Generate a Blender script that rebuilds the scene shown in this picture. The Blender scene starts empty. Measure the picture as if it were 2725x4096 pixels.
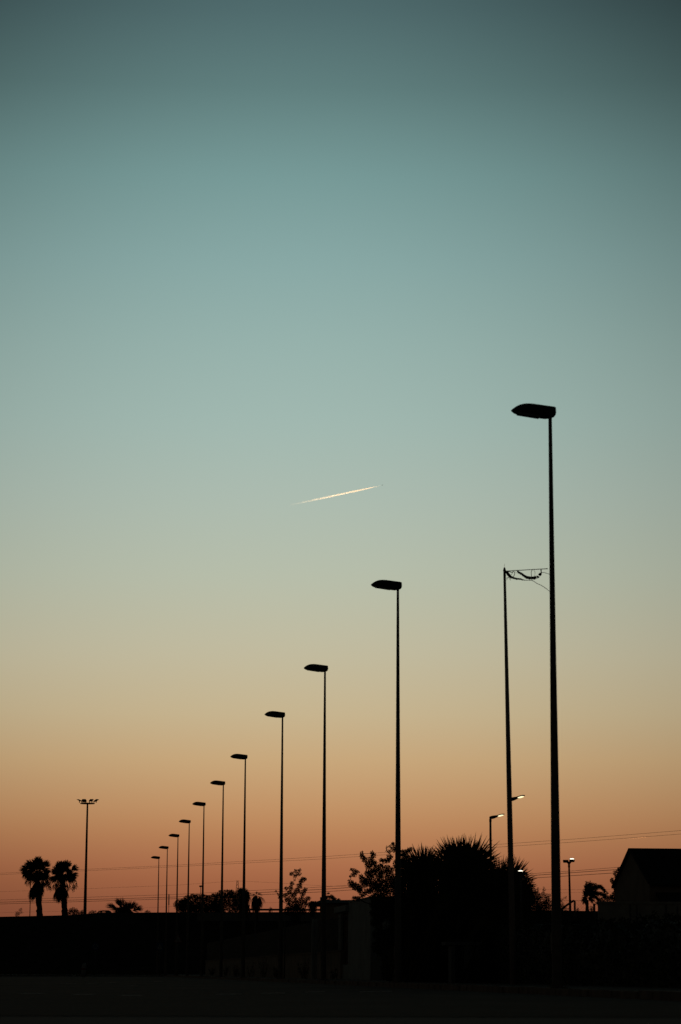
import bpy, math, random
from mathutils import Vector, Matrix
R_ = math.radians
scene = bpy.context.scene
col = scene.collection

# ------------------------------------------------------------------ camera
F, CX, CY = 9671.1, 1362.5, 2048.0          # 85 mm lens on a 24 x 36 frame, in photo pixels
CAM = Vector((0, 0, 0.42))
PITCH, ROLL = R_(10.79), 0.0041
r0 = Vector((1, 0, 0)); u0 = Vector((0, -math.sin(PITCH), math.cos(PITCH)))
fw = Vector((0, math.cos(PITCH), math.sin(PITCH)))
rt = r0 * math.cos(ROLL) + u0 * math.sin(ROLL)
up = u0 * math.cos(ROLL) - r0 * math.sin(ROLL)
def ray(px, py):
    return (rt * ((px - CX) / F) - up * ((py - CY) / F) + fw).normalized()
def at(px, py, Y):                           # a photo pixel seen at forward distance Y
    d = ray(px, py)
    return CAM + d * (Y / d.y)
def on_ground(px, py, z=0.0):
    d = ray(px, py)
    return CAM + d * ((z - CAM.z) / d.z)
cd = bpy.data.cameras.new("camera"); cam = bpy.data.objects.new("camera", cd); col.objects.link(cam)
m = Matrix.Identity(4)
for i in range(3):
    m[i][0] = rt[i]; m[i][1] = up[i]; m[i][2] = -fw[i]; m[i][3] = CAM[i]
cam.matrix_world = m
cd.sensor_fit = 'VERTICAL'; cd.sensor_height = 36; cd.sensor_width = 24; cd.lens = 85
cd.clip_start = 0.1; cd.clip_end = 200000
cd.dof.use_dof = True; cd.dof.focus_distance = 190; cd.dof.aperture_fstop = 3.0
scene.camera = cam
scene.view_settings.view_transform = 'Standard'; scene.view_settings.look = 'None'
scene.view_settings.exposure = 0; scene.view_settings.gamma = 1

# road frame: s along the street, l to its right
vp = ray(252, 3884); TH = math.atan2(vp.x, vp.y)
dS = Vector((math.sin(TH), math.cos(TH), 0)); dL = Vector((math.cos(TH), -math.sin(TH), 0))
def SL(s, l, z=0.0):
    p = dS * s + dL * l; p.z = z; return p
def s_at(px, l):                             # distance along the street where lateral line l meets pixel column px
    d = ray(px, 3884); k = l / (d.x * dL.x + d.y * dL.y)
    return k * (d.x * dS.x + d.y * dS.y)
def z_at(px, py, Y): return at(px, py, Y).z

# ------------------------------------------------------------------ materials
def srgb(c):
    return tuple(((v / 255) / 12.92 if v / 255 <= .04045 else ((v / 255 + .055) / 1.055) ** 2.4) for v in c)
MATS = {}
def mat(name, c, rough=.8, var=.3, scale=8, metal=0.0, spec=.3, stretch=None):
    if name in MATS: return MATS[name]
    ma = bpy.data.materials.new(name); ma.use_nodes = True
    nt = ma.node_tree; b = nt.nodes['Principled BSDF']
    b.inputs['Roughness'].default_value = rough; b.inputs['Metallic'].default_value = metal
    b.inputs['Specular IOR Level'].default_value = spec
    tc = nt.nodes.new('ShaderNodeTexCoord'); no = nt.nodes.new('ShaderNodeTexNoise')
    no.inputs['Scale'].default_value = scale; no.inputs['Detail'].default_value = 6
    mp = nt.nodes.new('ShaderNodeMapping')
    if stretch: mp.inputs['Scale'].default_value = stretch
    cr = nt.nodes.new('ShaderNodeValToRGB')
    cr.color_ramp.elements[0].position = .3; cr.color_ramp.elements[1].position = .7
    cr.color_ramp.elements[0].color = tuple(v * (1 - var) for v in c) + (1,)
    cr.color_ramp.elements[1].color = tuple(min(1, v * (1 + var)) for v in c) + (1,)
    L = nt.links.new
    L(tc.outputs['Object'], mp.inputs['Vector']); L(mp.outputs['Vector'], no.inputs['Vector'])
    L(no.outputs['Fac'], cr.inputs['Fac']); L(cr.outputs['Color'], b.inputs['Base Color'])
    bp = nt.nodes.new('ShaderNodeBump'); bp.inputs['Strength'].default_value = .25
    L(no.outputs['Fac'], bp.inputs['Height']); L(bp.outputs['Normal'], b.inputs['Normal'])
    MATS[name] = ma; return ma
def emit(name, c, s):
    ma = bpy.data.materials.new(name); ma.use_nodes = True
    nt = ma.node_tree; nt.nodes.clear()
    e = nt.nodes.new('ShaderNodeEmission'); o = nt.nodes.new('ShaderNodeOutputMaterial')
    e.inputs['Color'].default_value = c + (1,); e.inputs['Strength'].default_value = s
    nt.links.new(e.outputs[0], o.inputs[0]); MATS[name] = ma; return ma
M_POLE = mat('painted_steel', (.13, .11, .09), .7, .25, 5, 0, .2)
M_HEAD = mat('lamp_housing', (.03, .03, .028), .6, .2, 6, 0, .25)
M_GLASS = mat('lamp_glass', (.09, .08, .07), .3, .1, 3, 0, .4)
M_GALV = mat('galvanised_steel', (.11, .105, .095), .7, .25, 6, 0, .2)
M_LEAF = mat('leaf', (.04, .045, .025), .8, .4, 3, 0, .15)
M_LEAF2 = mat('leaf_dark', (.03, .035, .02), .8, .4, 3, 0, .15)
M_PALM = mat('palm_frond', (.045, .05, .025), .8, .4, 2, 0, .15)
M_DEAD = mat('dead_frond', (.06, .05, .03), .9, .35, 3, 0, .1)
M_BARK = mat('bark', (.05, .042, .034), .95, .4, 12, 0, .1)
M_WIRE = mat('cable_sheath', (.02, .017, .015), .8, .1, 2, 0, .1)
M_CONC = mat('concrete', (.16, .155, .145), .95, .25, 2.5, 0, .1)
M_WALL = mat('pale_render', (.33, .335, .305), .95, .15, 1.2, 0, .1)
M_TAN = mat('tan_plaster', (.27, .2, .145), .95, .25, 1.5, 0, .1)
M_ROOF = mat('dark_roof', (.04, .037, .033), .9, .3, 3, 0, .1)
M_BROWN = mat('brown_boards', (.13, .07, .045), .85, .3, 6, 0, .1, (6, 6, .4))
M_ASPH = mat('asphalt', (.022, .0215, .018), 1, .55, .35, 0, .03, (1, .35, 1))
M_ASPH2 = mat('darker_asphalt', (.015, .015, .014), .95, .3, 1.4, 0, .1)
M_PAINT = mat('worn_road_paint', (.19, .165, .15), .95, .45, 5, 0, .1)
M_KERB = mat('kerb_stone', (.22, .155, .115), .95, .35, 2.2, 0, .1)
M_SOIL = mat('dry_soil', (.045, .04, .03), 1, .4, .8, 0, .05)
M_GRASS = mat('dry_grass', (.06, .06, .03), .95, .4, 2, 0, .1)
M_PALE = mat('pale_pole_paint', (.34, .27, .24), .8, .15, 4, 0, .15)
M_BLOCK = mat('pale_blockwork', (.36, .33, .27), .95, .3, 1.5, 0, .1)
M_HOUSE = mat('brown_plaster', (.26, .2, .15), .95, .2, 1.2, 0, .1)
M_METAL = mat('sheet_steel', (.03, .034, .03), .8, .2, 3, 0, .15, (8, 8, .5))
M_CLOTH = mat('maroon_cloth', (.075, .018, .016), .95, .4, 9, 0, .05)
M_ROPE = mat('frayed_rope', (.06, .045, .035), .95, .3, 20, 0, .05)
M_SIGNB = mat('blue_sign', (.02, .06, .15), .6, .1, 4, 0, .2)
M_SIGNW = mat('white_sign', (.3, .3, .28), .6, .1, 4, 0, .2)
M_SIGNR = mat('red_sign', (.2, .03, .025), .6, .1, 4, 0, .2)
M_BLACK = mat('black_symbol', (.015, .015, .015), .8, .1, 4, 0, .1)
M_CAR = mat('car_paint', (.05, .055, .06), .45, .1, 2, 0, .4)
M_TYRE = mat('rubber', (.02, .02, .02), .9, .1, 5, 0, .1)
M_LED = emit('led_light', (1.0, .86, .5), 1.4)
M_LEDW = emit('led_light_white', (1.0, .93, .72), 2.5)
mg = bpy.data.materials.new('window_glass'); mg.use_nodes = True
b = mg.node_tree.nodes['Principled BSDF']; b.inputs['Transmission Weight'].default_value = 1
b.inputs['Roughness'].default_value = .02; b.inputs['IOR'].default_value = 1.05
b.inputs['Base Color'].default_value = (.6, .62, .6, 1); M_WGLASS = mg

# ------------------------------------------------------------------ mesh builder
class MB:
    def __init__(s): s.v = []; s.f = []
    def add(s, vs, fs):
        o = len(s.v); s.v += [tuple(p) for p in vs]; s.f += [tuple(i + o for i in f) for f in fs]; return s
    def box(s, c, size, ax=None):
        X, Y, Z = ax if ax else (Vector((1, 0, 0)), Vector((0, 1, 0)), Vector((0, 0, 1)))
        c = Vector(c); hx, hy, hz = size[0] / 2, size[1] / 2, size[2] / 2
        vs = [c + X * (i * hx) + Y * (j * hy) + Z * (k * hz) for k in (-1, 1) for j in (-1, 1) for i in (-1, 1)]
        return s.add(vs, [(0, 2, 3, 1), (4, 5, 7, 6), (0, 1, 5, 4), (2, 6, 7, 3), (0, 4, 6, 2), (1, 3, 7, 5)])
    def slbox(s, s0, s1, l0, l1, z0, z1):    # a box laid out along the street
        return s.box(SL((s0 + s1) / 2, (l0 + l1) / 2, (z0 + z1) / 2), (abs(l1 - l0), abs(s1 - s0), z1 - z0), (dL, dS, Vector((0, 0, 1))))
    def tube(s, pts, rad, n=8, cap=True):
        pts = [Vector(p) for p in pts]
        if not isinstance(rad, (list, tuple)): rad = [rad] * len(pts)
        rings = []; prev = None
        for i, p in enumerate(pts):
            t = (pts[min(i + 1, len(pts) - 1)] - pts[max(i - 1, 0)])
            if t.length < 1e-9: t = Vector((0, 0, 1))
            t.normalize()
            if prev is None:
                a = t.orthogonal().normalized()
            else:
                a = prev - t * prev.dot(t)
                a = a.normalized() if a.length > 1e-6 else t.orthogonal().normalized()
            prev = a; bb = t.cross(a)
            rings.append([p + (a * math.cos(2 * math.pi * k / n) + bb * math.sin(2 * math.pi * k / n)) * rad[i] for k in range(n)])
        vs = [q for r in rings for q in r]; fs = []
        for i in range(len(rings) - 1):
            for k in range(n):
                fs.append((i * n + k, i * n + (k + 1) % n, (i + 1) * n + (k + 1) % n, (i + 1) * n + k))
        if cap:
            fs.append(tuple(range(n - 1, -1, -1))); fs.append(tuple((len(rings) - 1) * n + k for k in range(n)))
        return s.add(vs, fs)
    def prism(s, poly, o, X, Z, Yv, t):      # polygon in the plane X-Z at o, extruded by t along Yv
        o = Vector(o); n = len(poly)
        a = [o + X * p[0] + Z * p[1] - Yv * (t / 2) for p in poly]; bb = [q + Yv * t for q in a]
        fs = [tuple(range(n)), tuple(range(2 * n - 1, n - 1, -1))] + [(i, n + i, n + (i + 1) % n, (i + 1) % n) for i in range(n)]
        return s.add(a + bb, fs)
    def leaf(s, p, d, nrm, L, W):
        side = d.cross(nrm); side = side.normalized() * (W / 2) if side.length > 1e-6 else d.orthogonal().normalized() * (W / 2)
        return s.add([p, p + d * (L * .5) + side, p + d * L, p + d * (L * .5) - side], [(0, 1, 2, 3)])
    def build(s, name, ma, parent=None, smooth=False, at_=None):
        me = bpy.data.meshes.new(name)
        off = Vector(at_) if at_ is not None else (Vector(parent.location) if parent is not None and parent.type == 'EMPTY' else Vector((0, 0, 0)))
        if parent is not None and parent.type != 'EMPTY':
            off = Vector(parent.get('_o', (0, 0, 0)))
        me.from_pydata([(v[0] - off.x, v[1] - off.y, v[2] - off.z) for v in s.v], [], s.f)
        me.materials.append(ma); me.update()
        if smooth:
            for p in me.polygons: p.use_smooth = True
        o = bpy.data.objects.new(name, me); col.objects.link(o)
        if parent is not None: o.parent = parent
        else: o.location = off
        return o
def thing(name, loc, label, cat, group=None, rz=0):
    o = bpy.data.objects.new(name, None); col.objects.link(o); o.location = loc; o.rotation_euler = (0, 0, rz)
    o.empty_display_size = .2
    o['label'] = label; o['category'] = cat
    if group: o['group'] = group
    return o
def tag(o, label, cat, group=None):
    o['label'] = label; o['category'] = cat
    if group: o['group'] = group
    return o
def sub(parent_part, mb, name, ma, root, smooth=False):   # a sub-part; coordinates share the root's origin
    o = mb.build(name, ma, None, smooth, at_=root.location); o.location = (0, 0, 0); o.parent = parent_part; return o
def structure(name, mb, ma, smooth=False):
    o = mb.build(name, ma, None, smooth); o['kind'] = 'structure'; return o
def copy_tree(o, parent=None):
    c = o.copy(); col.objects.link(c)
    if parent is not None: c.parent = parent
    for ch in list(o.children): copy_tree(ch, c)
    return c
Zv = Vector((0, 0, 1)); Xv = Vector((1, 0, 0)); Yv = Vector((0, 1, 0))

# ------------------------------------------------------------------ ground
g = MB(); n = 96
ring = [(6000 * math.cos(2 * math.pi * k / n), 6000 * math.sin(2 * math.pi * k / n), -.02) for k in range(n)]
g.add(ring, [tuple(range(n))])
structure('ground', g, M_SOIL)
g = MB(); g.add([SL(24, -30, 0), SL(24, 9.72, 0), SL(318, 9.72, 0), SL(318, -6.5, 0), SL(150, -6.5, 0), SL(100, -8.5, 0), SL(62, -14, 0), SL(52, -30, 0)], [tuple(range(8))])
structure('road', g, M_ASPH)
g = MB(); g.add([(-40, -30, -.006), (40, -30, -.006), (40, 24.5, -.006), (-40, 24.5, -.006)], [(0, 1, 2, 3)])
structure('near_asphalt', g, M_ASPH2)  # darker band of ground nearest the camera
KERB = .13
g = MB(); g.add([SL(10, 10.0, KERB), SL(10, 40, KERB), SL(318, 40, KERB), SL(318, 10.0, KERB)], [(0, 1, 2, 3)])
structure('pavement', g, M_SOIL)
random.seed(4)
g = MB(); s = 12.0                            # kerb stones laid end to end
while s < 316:
    ln = .98 * random.uniform(.96, 1.04)
    dz = random.uniform(-.012, .012); dl = random.uniform(-.015, .015)
    g.slbox(s, s + ln, 9.72 + dl, 10.0 + dl, -.05, KERB + .004 + dz); s += ln + .02
structure('kerb', g, M_KERB)
g = MB()
vg = [SL(66, -15.5), SL(102, -9.2), SL(150, -7.2), SL(205, -6.6), SL(222, -2), SL(228, 4), SL(236, 9.6), SL(316, 9.6), SL(316, -80), SL(66, -80)]
nv = len(vg)
g.add([p + Zv * .1 for p in vg] + [p - Zv * .04 for p in vg], [tuple(range(nv))] + [(i, i + nv, (i + 1) % nv + nv, (i + 1) % nv) for i in range(nv)])
structure('grass_verge', g, M_GRASS)
random.seed(11); g = MB()
for i in range(5200):
    sx = random.uniform(67, 150); lx = -9 - random.random() ** 1.6 * 22
    if sx < 102 and lx > -15.5 + (sx - 66) / 36 * 6.3 - .2: continue
    p = SL(sx, lx, .1); h = random.uniform(.08, .3)
    a = random.uniform(0, 6.28)
    g.leaf(p, Vector((math.cos(a) * .35, math.sin(a) * .35, 1)).normalized(), Vector((-math.sin(a), math.cos(a), 0)), h, random.uniform(.015, .04))
for i in range(4200):
    lx = random.uniform(-22, 9.5); sx = (207 if lx < -6.6 else 207 + (lx + 6.6) / 16.2 * 30) + random.random() ** 2 * 40
    p = SL(sx, lx, .1); h = random.uniform(.15, .6); a = random.uniform(0, 6.28)
    g.leaf(p, Vector((math.cos(a) * .35, math.sin(a) * .35, 1)).normalized(), Vector((-math.sin(a), math.cos(a), 0)), h, random.uniform(.03, .09))
o = g.build('verge_grass', M_GRASS); o['kind'] = 'stuff'; tag(o, 'short dry grass on the verge at the left roadside', 'grass')

g = MB()                                      # worn white dashes where the side road meets the street
def dash(x0, y0, x1, y1, wid):
    p, q = on_ground(x0, y0, .004), on_ground(x1, y1, .004); w = Vector((0, wid / 2, 0))
    g.add([p - w, q - w, q + w, p + w], [(0, 1, 2, 3)])
for x0, y0, x1, y1 in ((80, 3974, 178, 3974), (287, 3977, 376, 3978), (480, 3981, 574, 3982), (867, 3977, 965, 3976), (1043, 3973, 1141, 3972), (1220, 3968, 1300, 3967), (1440, 3967, 1570, 3964)):
    dash(x0, y0, x1, y1, 1.5)
for x0, y0, x1, y1 in ((258, 3934, 293, 3934), (344, 3933, 387, 3933), (430, 3931, 465, 3931), (512, 3943, 540, 3943), (612, 3925, 650, 3925)):
    dash(x0, y0, x1, y1, 3.0)
structure('road_markings', g, M_PAINT)

# raised road behind: an embankment with its crest line
YC = 345.0
crest = [(-900, 3674), (0, 3667), (245, 3661.5), (320, 3658), (390, 3651), (730, 3649), (1300, 3648), (2240, 3642), (2420, 3645), (3600, 3652)]
cp = [at(x, y, YC) for x, y in crest]
cpx = [p.x for p in cp]; cpz = [p.z for p in cp]
def crest_z(X):
    if X <= cpx[0]: return cpz[0]
    if X >= cpx[-1]: return cpz[-1]
    for i in range(len(cpx) - 1):
        if cpx[i] <= X <= cpx[i + 1]:
            t = (X - cpx[i]) / (cpx[i + 1] - cpx[i]); return cpz[i] + (cpz[i + 1] - cpz[i]) * t
def plat(X): return crest_z(X) - .3
g = MB(); xs = [-600, -300, -150] + [x * 2.0 for x in range(-45, 46)] + [150, 300, 600]
random.seed(2)
prof = [(320, 0), (327, .3), (333, .55), (339, .8), (344, .995), (345, 1.0), (345.6, 1.0), (346, .0)]
rows = []
for X in xs:
    r = []
    for i, (Y, k) in enumerate(prof):
        z = crest_z(X) * k if i < 7 else plat(X)
        if 0 < i < 4: z += random.uniform(-.25, .25); 
        r.append((X, Y + (random.uniform(-.6, .6) if 0 < i < 4 else 0), z if i else -.3))
    r.append((X, 430, plat(X))); r.append((X, 455, -.3)); rows.append(r)
k = len(rows[0])
g.add([p for r in rows for p in r], [(i * k + j, (i + 1) * k + j, (i + 1) * k + j + 1, i * k + j + 1) for i in range(len(rows) - 1) for j in range(k - 1)])
structure('embankment', g, M_SOIL)

# ------------------------------------------------------------------ sky, sun
w = bpy.data.worlds.new("World"); scene.world = w; w.use_nodes = True
nt = w.node_tree; nt.nodes.clear(); L = nt.links.new; N = nt.nodes.new
def math_(op, a=None, b=None, c=None, clamp=False):
    nd = N('ShaderNodeMath'); nd.operation = op; nd.use_clamp = clamp
    for i, v in enumerate((a, b, c)):
        if v is None: continue
        if isinstance(v, (int, float)): nd.inputs[i].default_value = v
        else: L(v, nd.inputs[i])
    return nd.outputs[0]
tc = N('ShaderNodeTexCoord'); nm = N('ShaderNodeVectorMath'); nm.operation = 'NORMALIZE'; L(tc.outputs['Generated'], nm.inputs[0])
sp = N('ShaderNodeSeparateXYZ'); L(nm.outputs[0], sp.inputs[0])
el = math_('DIVIDE', math_('ARCSINE', sp.outputs['Z']), math.pi / 2)          # 0 at horizon, 1 overhead
ramp = N('ShaderNodeValToRGB'); L(math_('MAXIMUM', el, 0.0), ramp.inputs['Fac'])
stops = [(3890, (128, 72, 54)), (3640, (143, 85, 62)), (3540, (156, 96, 67)), (3450, (169, 109, 76)), (3340, (181, 127, 87)), (3250, (189, 141, 98)), (3050, (197, 164, 121)),
         (2850, (196, 178, 142)), (2600, (191, 185, 158)), (2300, (181, 188, 169)), (2000, (171, 186, 174)), (1700, (160, 183, 175)), (1400, (150, 177, 171)),
         (1050, (135, 167, 164)), (700, (117, 152, 150)), (350, (94, 125, 124)), (0, (76, 103, 105))]
SKY = [(math.asin(ray(1100, y).z) / (math.pi / 2), srgb(c)) for y, c in stops]
SKY += [(.33, srgb((52, 72, 76))), (.45, srgb((30, 42, 46))), (.7, srgb((20, 28, 32))), (1.0, srgb((16, 22, 27)))]
e = ramp.color_ramp.elements
while len(e) > 1: e.remove(e[-1])
e[0].position = max(0, SKY[0][0]); e[0].color = SKY[0][1] + (1,)
for p, c in SKY[1:]:
    q = e.new(p); q.color = c + (1,)
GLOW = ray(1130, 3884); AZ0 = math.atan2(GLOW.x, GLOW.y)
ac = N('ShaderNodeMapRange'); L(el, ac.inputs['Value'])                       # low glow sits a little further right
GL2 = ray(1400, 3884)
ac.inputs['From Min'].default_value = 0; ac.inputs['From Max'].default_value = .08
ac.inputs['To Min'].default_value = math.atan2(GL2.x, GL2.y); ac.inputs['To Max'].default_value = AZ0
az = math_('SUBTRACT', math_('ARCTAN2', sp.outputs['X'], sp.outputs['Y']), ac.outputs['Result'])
sw = N('ShaderNodeValToRGB'); L(math_('MULTIPLY', math_('MAXIMUM', el, 0.0), 2.0), sw.inputs['Fac'])   # glow width by height; narrowing at the top puts lens vignetting into the sky
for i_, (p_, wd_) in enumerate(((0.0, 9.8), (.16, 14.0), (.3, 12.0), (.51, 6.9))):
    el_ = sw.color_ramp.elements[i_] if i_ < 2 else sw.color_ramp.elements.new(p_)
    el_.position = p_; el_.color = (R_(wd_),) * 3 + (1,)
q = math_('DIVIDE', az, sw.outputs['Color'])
fall = math_('MAXIMUM', math_('EXPONENT', math_('MULTIPLY', math_('MULTIPLY', q, q), -.5)), .05)  # sky dimmed away from the glow so ground and walls stay dark
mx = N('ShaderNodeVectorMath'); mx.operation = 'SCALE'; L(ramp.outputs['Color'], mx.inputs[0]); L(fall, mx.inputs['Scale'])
SUN_EL, SUN_AZ = R_(-1.5), AZ0
sky = N('ShaderNodeTexSky'); sky.sky_type = 'NISHITA'; sky.sun_disc = False
sky.sun_elevation = SUN_EL; sky.sun_rotation = SUN_AZ
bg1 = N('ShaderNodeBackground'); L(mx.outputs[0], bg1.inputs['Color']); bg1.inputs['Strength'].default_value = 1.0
bg2 = N('ShaderNodeBackground'); L(sky.outputs[0], bg2.inputs['Color']); bg2.inputs['Strength'].default_value = .012
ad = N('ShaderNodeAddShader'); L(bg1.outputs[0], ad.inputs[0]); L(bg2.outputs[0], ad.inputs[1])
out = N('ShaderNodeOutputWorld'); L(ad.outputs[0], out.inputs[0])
sd = Vector((math.sin(SUN_AZ) * math.cos(SUN_EL), math.cos(SUN_AZ) * math.cos(SUN_EL), math.sin(SUN_EL)))
sl = bpy.data.lights.new('sun', 'SUN'); sl.energy = 3.0; sl.angle = R_(.5); sl.color = (1, .66, .36)
so = bpy.data.objects.new('sun', sl); col.objects.link(so); so.rotation_mode = 'QUATERNION'
so.rotation_quaternion = (-sd).to_track_quat('-Z', 'Y'); so.location = (0, 0, 60)

# ------------------------------------------------------------------ street lamps
H = 12.0
def street_lamp():
    t = thing('street_lamp', (0, 0, 0), '', 'street lamp', 'row of tall street lamps along the kerb')
    p = MB(); p.tube([(0, 0, 0), (0, 0, .05), (0, 0, 3), (0, 0, H * .55), (0, 0, H + .08)], [.108, .104, .093, .066, .037], 20)
    p.build('pole', M_POLE, t, True)
    p = MB(); p.box((0, 0, .012), (.36, .36, .024))
    for a in (-1, 1):
        for c in (-1, 1): p.tube([(a * .14, c * .14, .02), (a * .14, c * .14, .06)], .014, 6)
    p.build('base_plate', M_POLE, t)
    p = MB(); p.box((-.1, 0, .9), (.02, .09, .4)); p.build('access_door', M_POLE, t)
    # head: stations along its length (x), top z, bottom z, half width; its nose points to -x
    st = [(.108, .22, .13, .06), (.112, .225, .05, .10), (.085, .235, .012, .115), (0, .245, -.018, .125), (-.1, .256, -.03, .13), (-.2, .268, -.022, .132),
          (-.3, .279, -.008, .132), (-.38, .287, .002, .13), (-.46, .291, .012, .126), (-.53, .288, .02, .12), (-.6, .277, .03, .11), (-.66, .26, .037, .098), (-.72, .232, .046, .08), (-.77, .2, .062, .058), (-.81, .168, .086, .034), (-.835, .146, .106, .016), (-.845, .132, .12, .005)]
    hb = MB(); nn = 20; vs = []
    for (x, zt, zb, hw) in st:
        zc, hz = (zt + zb) / 2, (zt - zb) / 2
        for k in range(nn):
            a = 2 * math.pi * k / nn; ca, sa = math.cos(a), math.sin(a)
            vs.append((x, math.copysign(abs(ca) ** .7, ca) * hw, zc + math.copysign(abs(sa) ** .75, sa) * hz))
    fs = [(i * nn + k, (i + 1) * nn + k, (i + 1) * nn + (k + 1) % nn, i * nn + (k + 1) % nn) for i in range(len(st) - 1) for k in range(nn)]
    fs += [tuple(range(nn)), tuple((len(st) - 1) * nn + k for k in range(nn - 1, -1, -1))]
    hb.add([(v[0], v[1], v[2] + H - .02) for v in vs], fs)
    hd = hb.build('lamp_head', M_HEAD, t, True)
    gb = MB()
    gb.prism([(-.24, -.026), (-.70, .036), (-.72, .075), (-.24, .02)], (0, 0, H - .012), Xv, Zv, Yv, .2)
    o = gb.build('lens', M_GLASS, None, at_=(0, 0, 0)); o.parent = hd
    hb = MB(); hb.box((.115, 0, H + .1), (.02, .1, .03)); o = hb.build('latch', M_HEAD, None, at_=(0, 0, 0)); o.parent = hd
    return t
lamps = [(2201, 1672), (1592, 2359), (1300.4, 2687), (1130.6, 2870.4), (982, 3037), (893.8, 3141), (816.5, 3224), (757.6, 3293), (712.5, 3348.7), (670, 3396), (636, 3435.7)]
LBL = ['tallest and nearest street lamp, its dark pole standing right of the tattered flag',
       'second tallest street lamp, rising out of the leafy tree beside the fan palms',
       'third tallest street lamp, its pole passing left of the pale transformer hut',
       'fourth tallest street lamp, beside the airy upright tree behind the sheet fence',
       'fifth tallest street lamp, its pole crossing the drooping palm by the pylon tip',
       'sixth tallest street lamp, rising over the taller domed tree on the embankment',
       'seventh street lamp in the row, with a tiny boxy lamp just left of its pole',
       'eighth street lamp in the row, over the left end of the domed trees',
       'third shortest street lamp, fully clear against the sky left of the domed trees',
       'second shortest street lamp in the row, a thin sign post just right of it',
       'shortest and farthest street lamp, at the left end of the receding row']
proto = street_lamp(); LP = []
for i, (px, py) in enumerate(lamps):
    d = ray(px, py); kk = (KERB + H - .03 - CAM.z) / d.z; p = CAM + d * kk
    LP.append(Vector((p.x, p.y, KERB)))
for i, p in enumerate(LP):
    o = proto if i == 0 else copy_tree(proto)
    o.location = p; o.rotation_euler = (0, 0, -TH - R_(.0)); o['label'] = LBL[i]

# ------------------------------------------------------------------ flagpole and torn flag
YF = 65.0
fp = at(2018.5, 2283, YF); fb = at(2053, 3830, YF); fb.z = KERB
t = thing('flagpole', fb, 'tall pale flagpole leaning slightly left, carrying a torn flag under a short boom', 'flagpole')
p = MB(); p.tube([fb, fb.lerp(fp, .5), fp], [.088, .066, .034], 16); p.build('pole', M_PALE, t, True)
p = MB(); p.tube([fp + Zv * .0, fp + Zv * .09], [.045, .02], 10); a = at(2018.7, 2255, YF); p.tube([fp + Zv * .08, a], .004, 5); p.build('finial', M_GALV, t)
def fz(x, y, dy=0): return at(1950 + x / 4.48, 2200 + y / 4.48, YF + dy)
p = MB(); p.tube([fz(318, 378), fz(700, 356), fz(1076, 335)], .0105, 8); p.tube([fz(1060, 336), fz(1080, 335)], .014, 8)
p.build('boom', M_GALV, t, True)
p = MB(); p.tube([fz(318, 372), fz(335, 400)], .03, 8); p.tube([fz(308, 420), fz(312, 470)], .036, 10); p.build('bracket', M_GALV, t)
random.seed(21)
def ribbon(mb, pts, ws, rag=0.0, depth=.05):
    ws = [w_ * 1.25 for w_ in ws]
    pp = []
    for i in range(len(pts) - 1):
        for k_ in range(4):
            u = k_ / 4; pp.append((pts[i][0] + (pts[i + 1][0] - pts[i][0]) * u, pts[i][1] + (pts[i + 1][1] - pts[i][1]) * u, ws[i] + (ws[i + 1] - ws[i]) * u))
    pp.append((pts[-1][0], pts[-1][1], ws[-1]))
    vs = []
    for i, (x, y, wd) in enumerate(pp):
        j = pp[min(i + 1, len(pp) - 1)]; h = pp[max(i - 1, 0)]
        tx, ty = j[0] - h[0], j[1] - h[1]; ln = math.hypot(tx, ty) or 1
        nx, ny = -ty / ln, tx / ln
        if rag and ny < 0: nx, ny = -nx, -ny
        dy = depth * math.sin(i * .7) + random.uniform(-.01, .01)
        lo = wd / 2 + (random.uniform(-.2, 1.0) * rag if i % 3 else -.3 * rag)
        th = .004
        for (ww, e_) in ((-wd / 2, 0), (lo, 1)):
            for sg in (-1, 1):
                vs.append(fz(x + nx * ww, y + ny * ww, dy * (1 + e_ * .8) + sg * th))
    fs = []
    for i in range(len(pp) - 1):
        o_ = i * 4; q_ = o_ + 4
        fs += [(o_, q_, q_ + 2, o_ + 2), (o_ + 1, o_ + 3, q_ + 3, q_ + 1), (o_, o_ + 1, q_ + 1, q_), (o_ + 2, q_ + 2, q_ + 3, o_ + 3)]
    mb.add(vs, fs)
t = thing('flag', fz(700, 360), 'tattered maroon flag hanging in shreds from the boom of the flagpole', 'flag')
p = MB()
ribbon(p, [(538, 372), (560, 400), (610, 425), (655, 460), (700, 488), (760, 500), (820, 502), (880, 488)], [22, 30, 32, 34, 40, 42, 42, 42], 9)
ribbon(p, [(885, 486), (912, 478), (918, 470)], [36, 40, 30], 5)
ribbon(p, [(925, 455), (950, 430), (965, 405), (962, 350)], [40, 42, 16, 16], 4)
ribbon(p, [(345, 385), (370, 430), (410, 478), (460, 500), (520, 515), (600, 522), (640, 538)], [40, 44, 40, 30, 26, 22, 14], 5)
p.build('cloth_shred', M_CLOTH, t)
p = MB()
for pts, ws in (([(635, 535), (700, 545), (790, 540), (830, 560), (900, 605), (960, 630), (1040, 680), (1110, 738), (1180, 800)], [14, 7, 10, 9, 7, 9, 8, 6, 5]),
                ([(372, 380), (440, 402), (475, 380), (492, 430), (468, 478), (400, 488), (335, 505)], [10, 12, 9, 9, 8, 7, 6]),
                ([(802, 350), (786, 400), (788, 470), (795, 530)], [9, 9, 8, 8]), ([(828, 352), (855, 400), (845, 480), (802, 520)], [4, 5, 4, 4]),
                ([(960, 400), (1020, 405), (1120, 436)], [6, 8, 6]), ([(340, 540), (390, 480), (440, 430), (460, 388)], [5, 5, 5, 5]),
                ([(408, 485), (405, 525), (420, 545)], [14, 9, 3]), ([(495, 385), (515, 412), (540, 405)], [4, 4, 4])):
    ribbon(p, pts, ws, 0, .03)
p.build('frayed_rope', M_ROPE, t)

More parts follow.
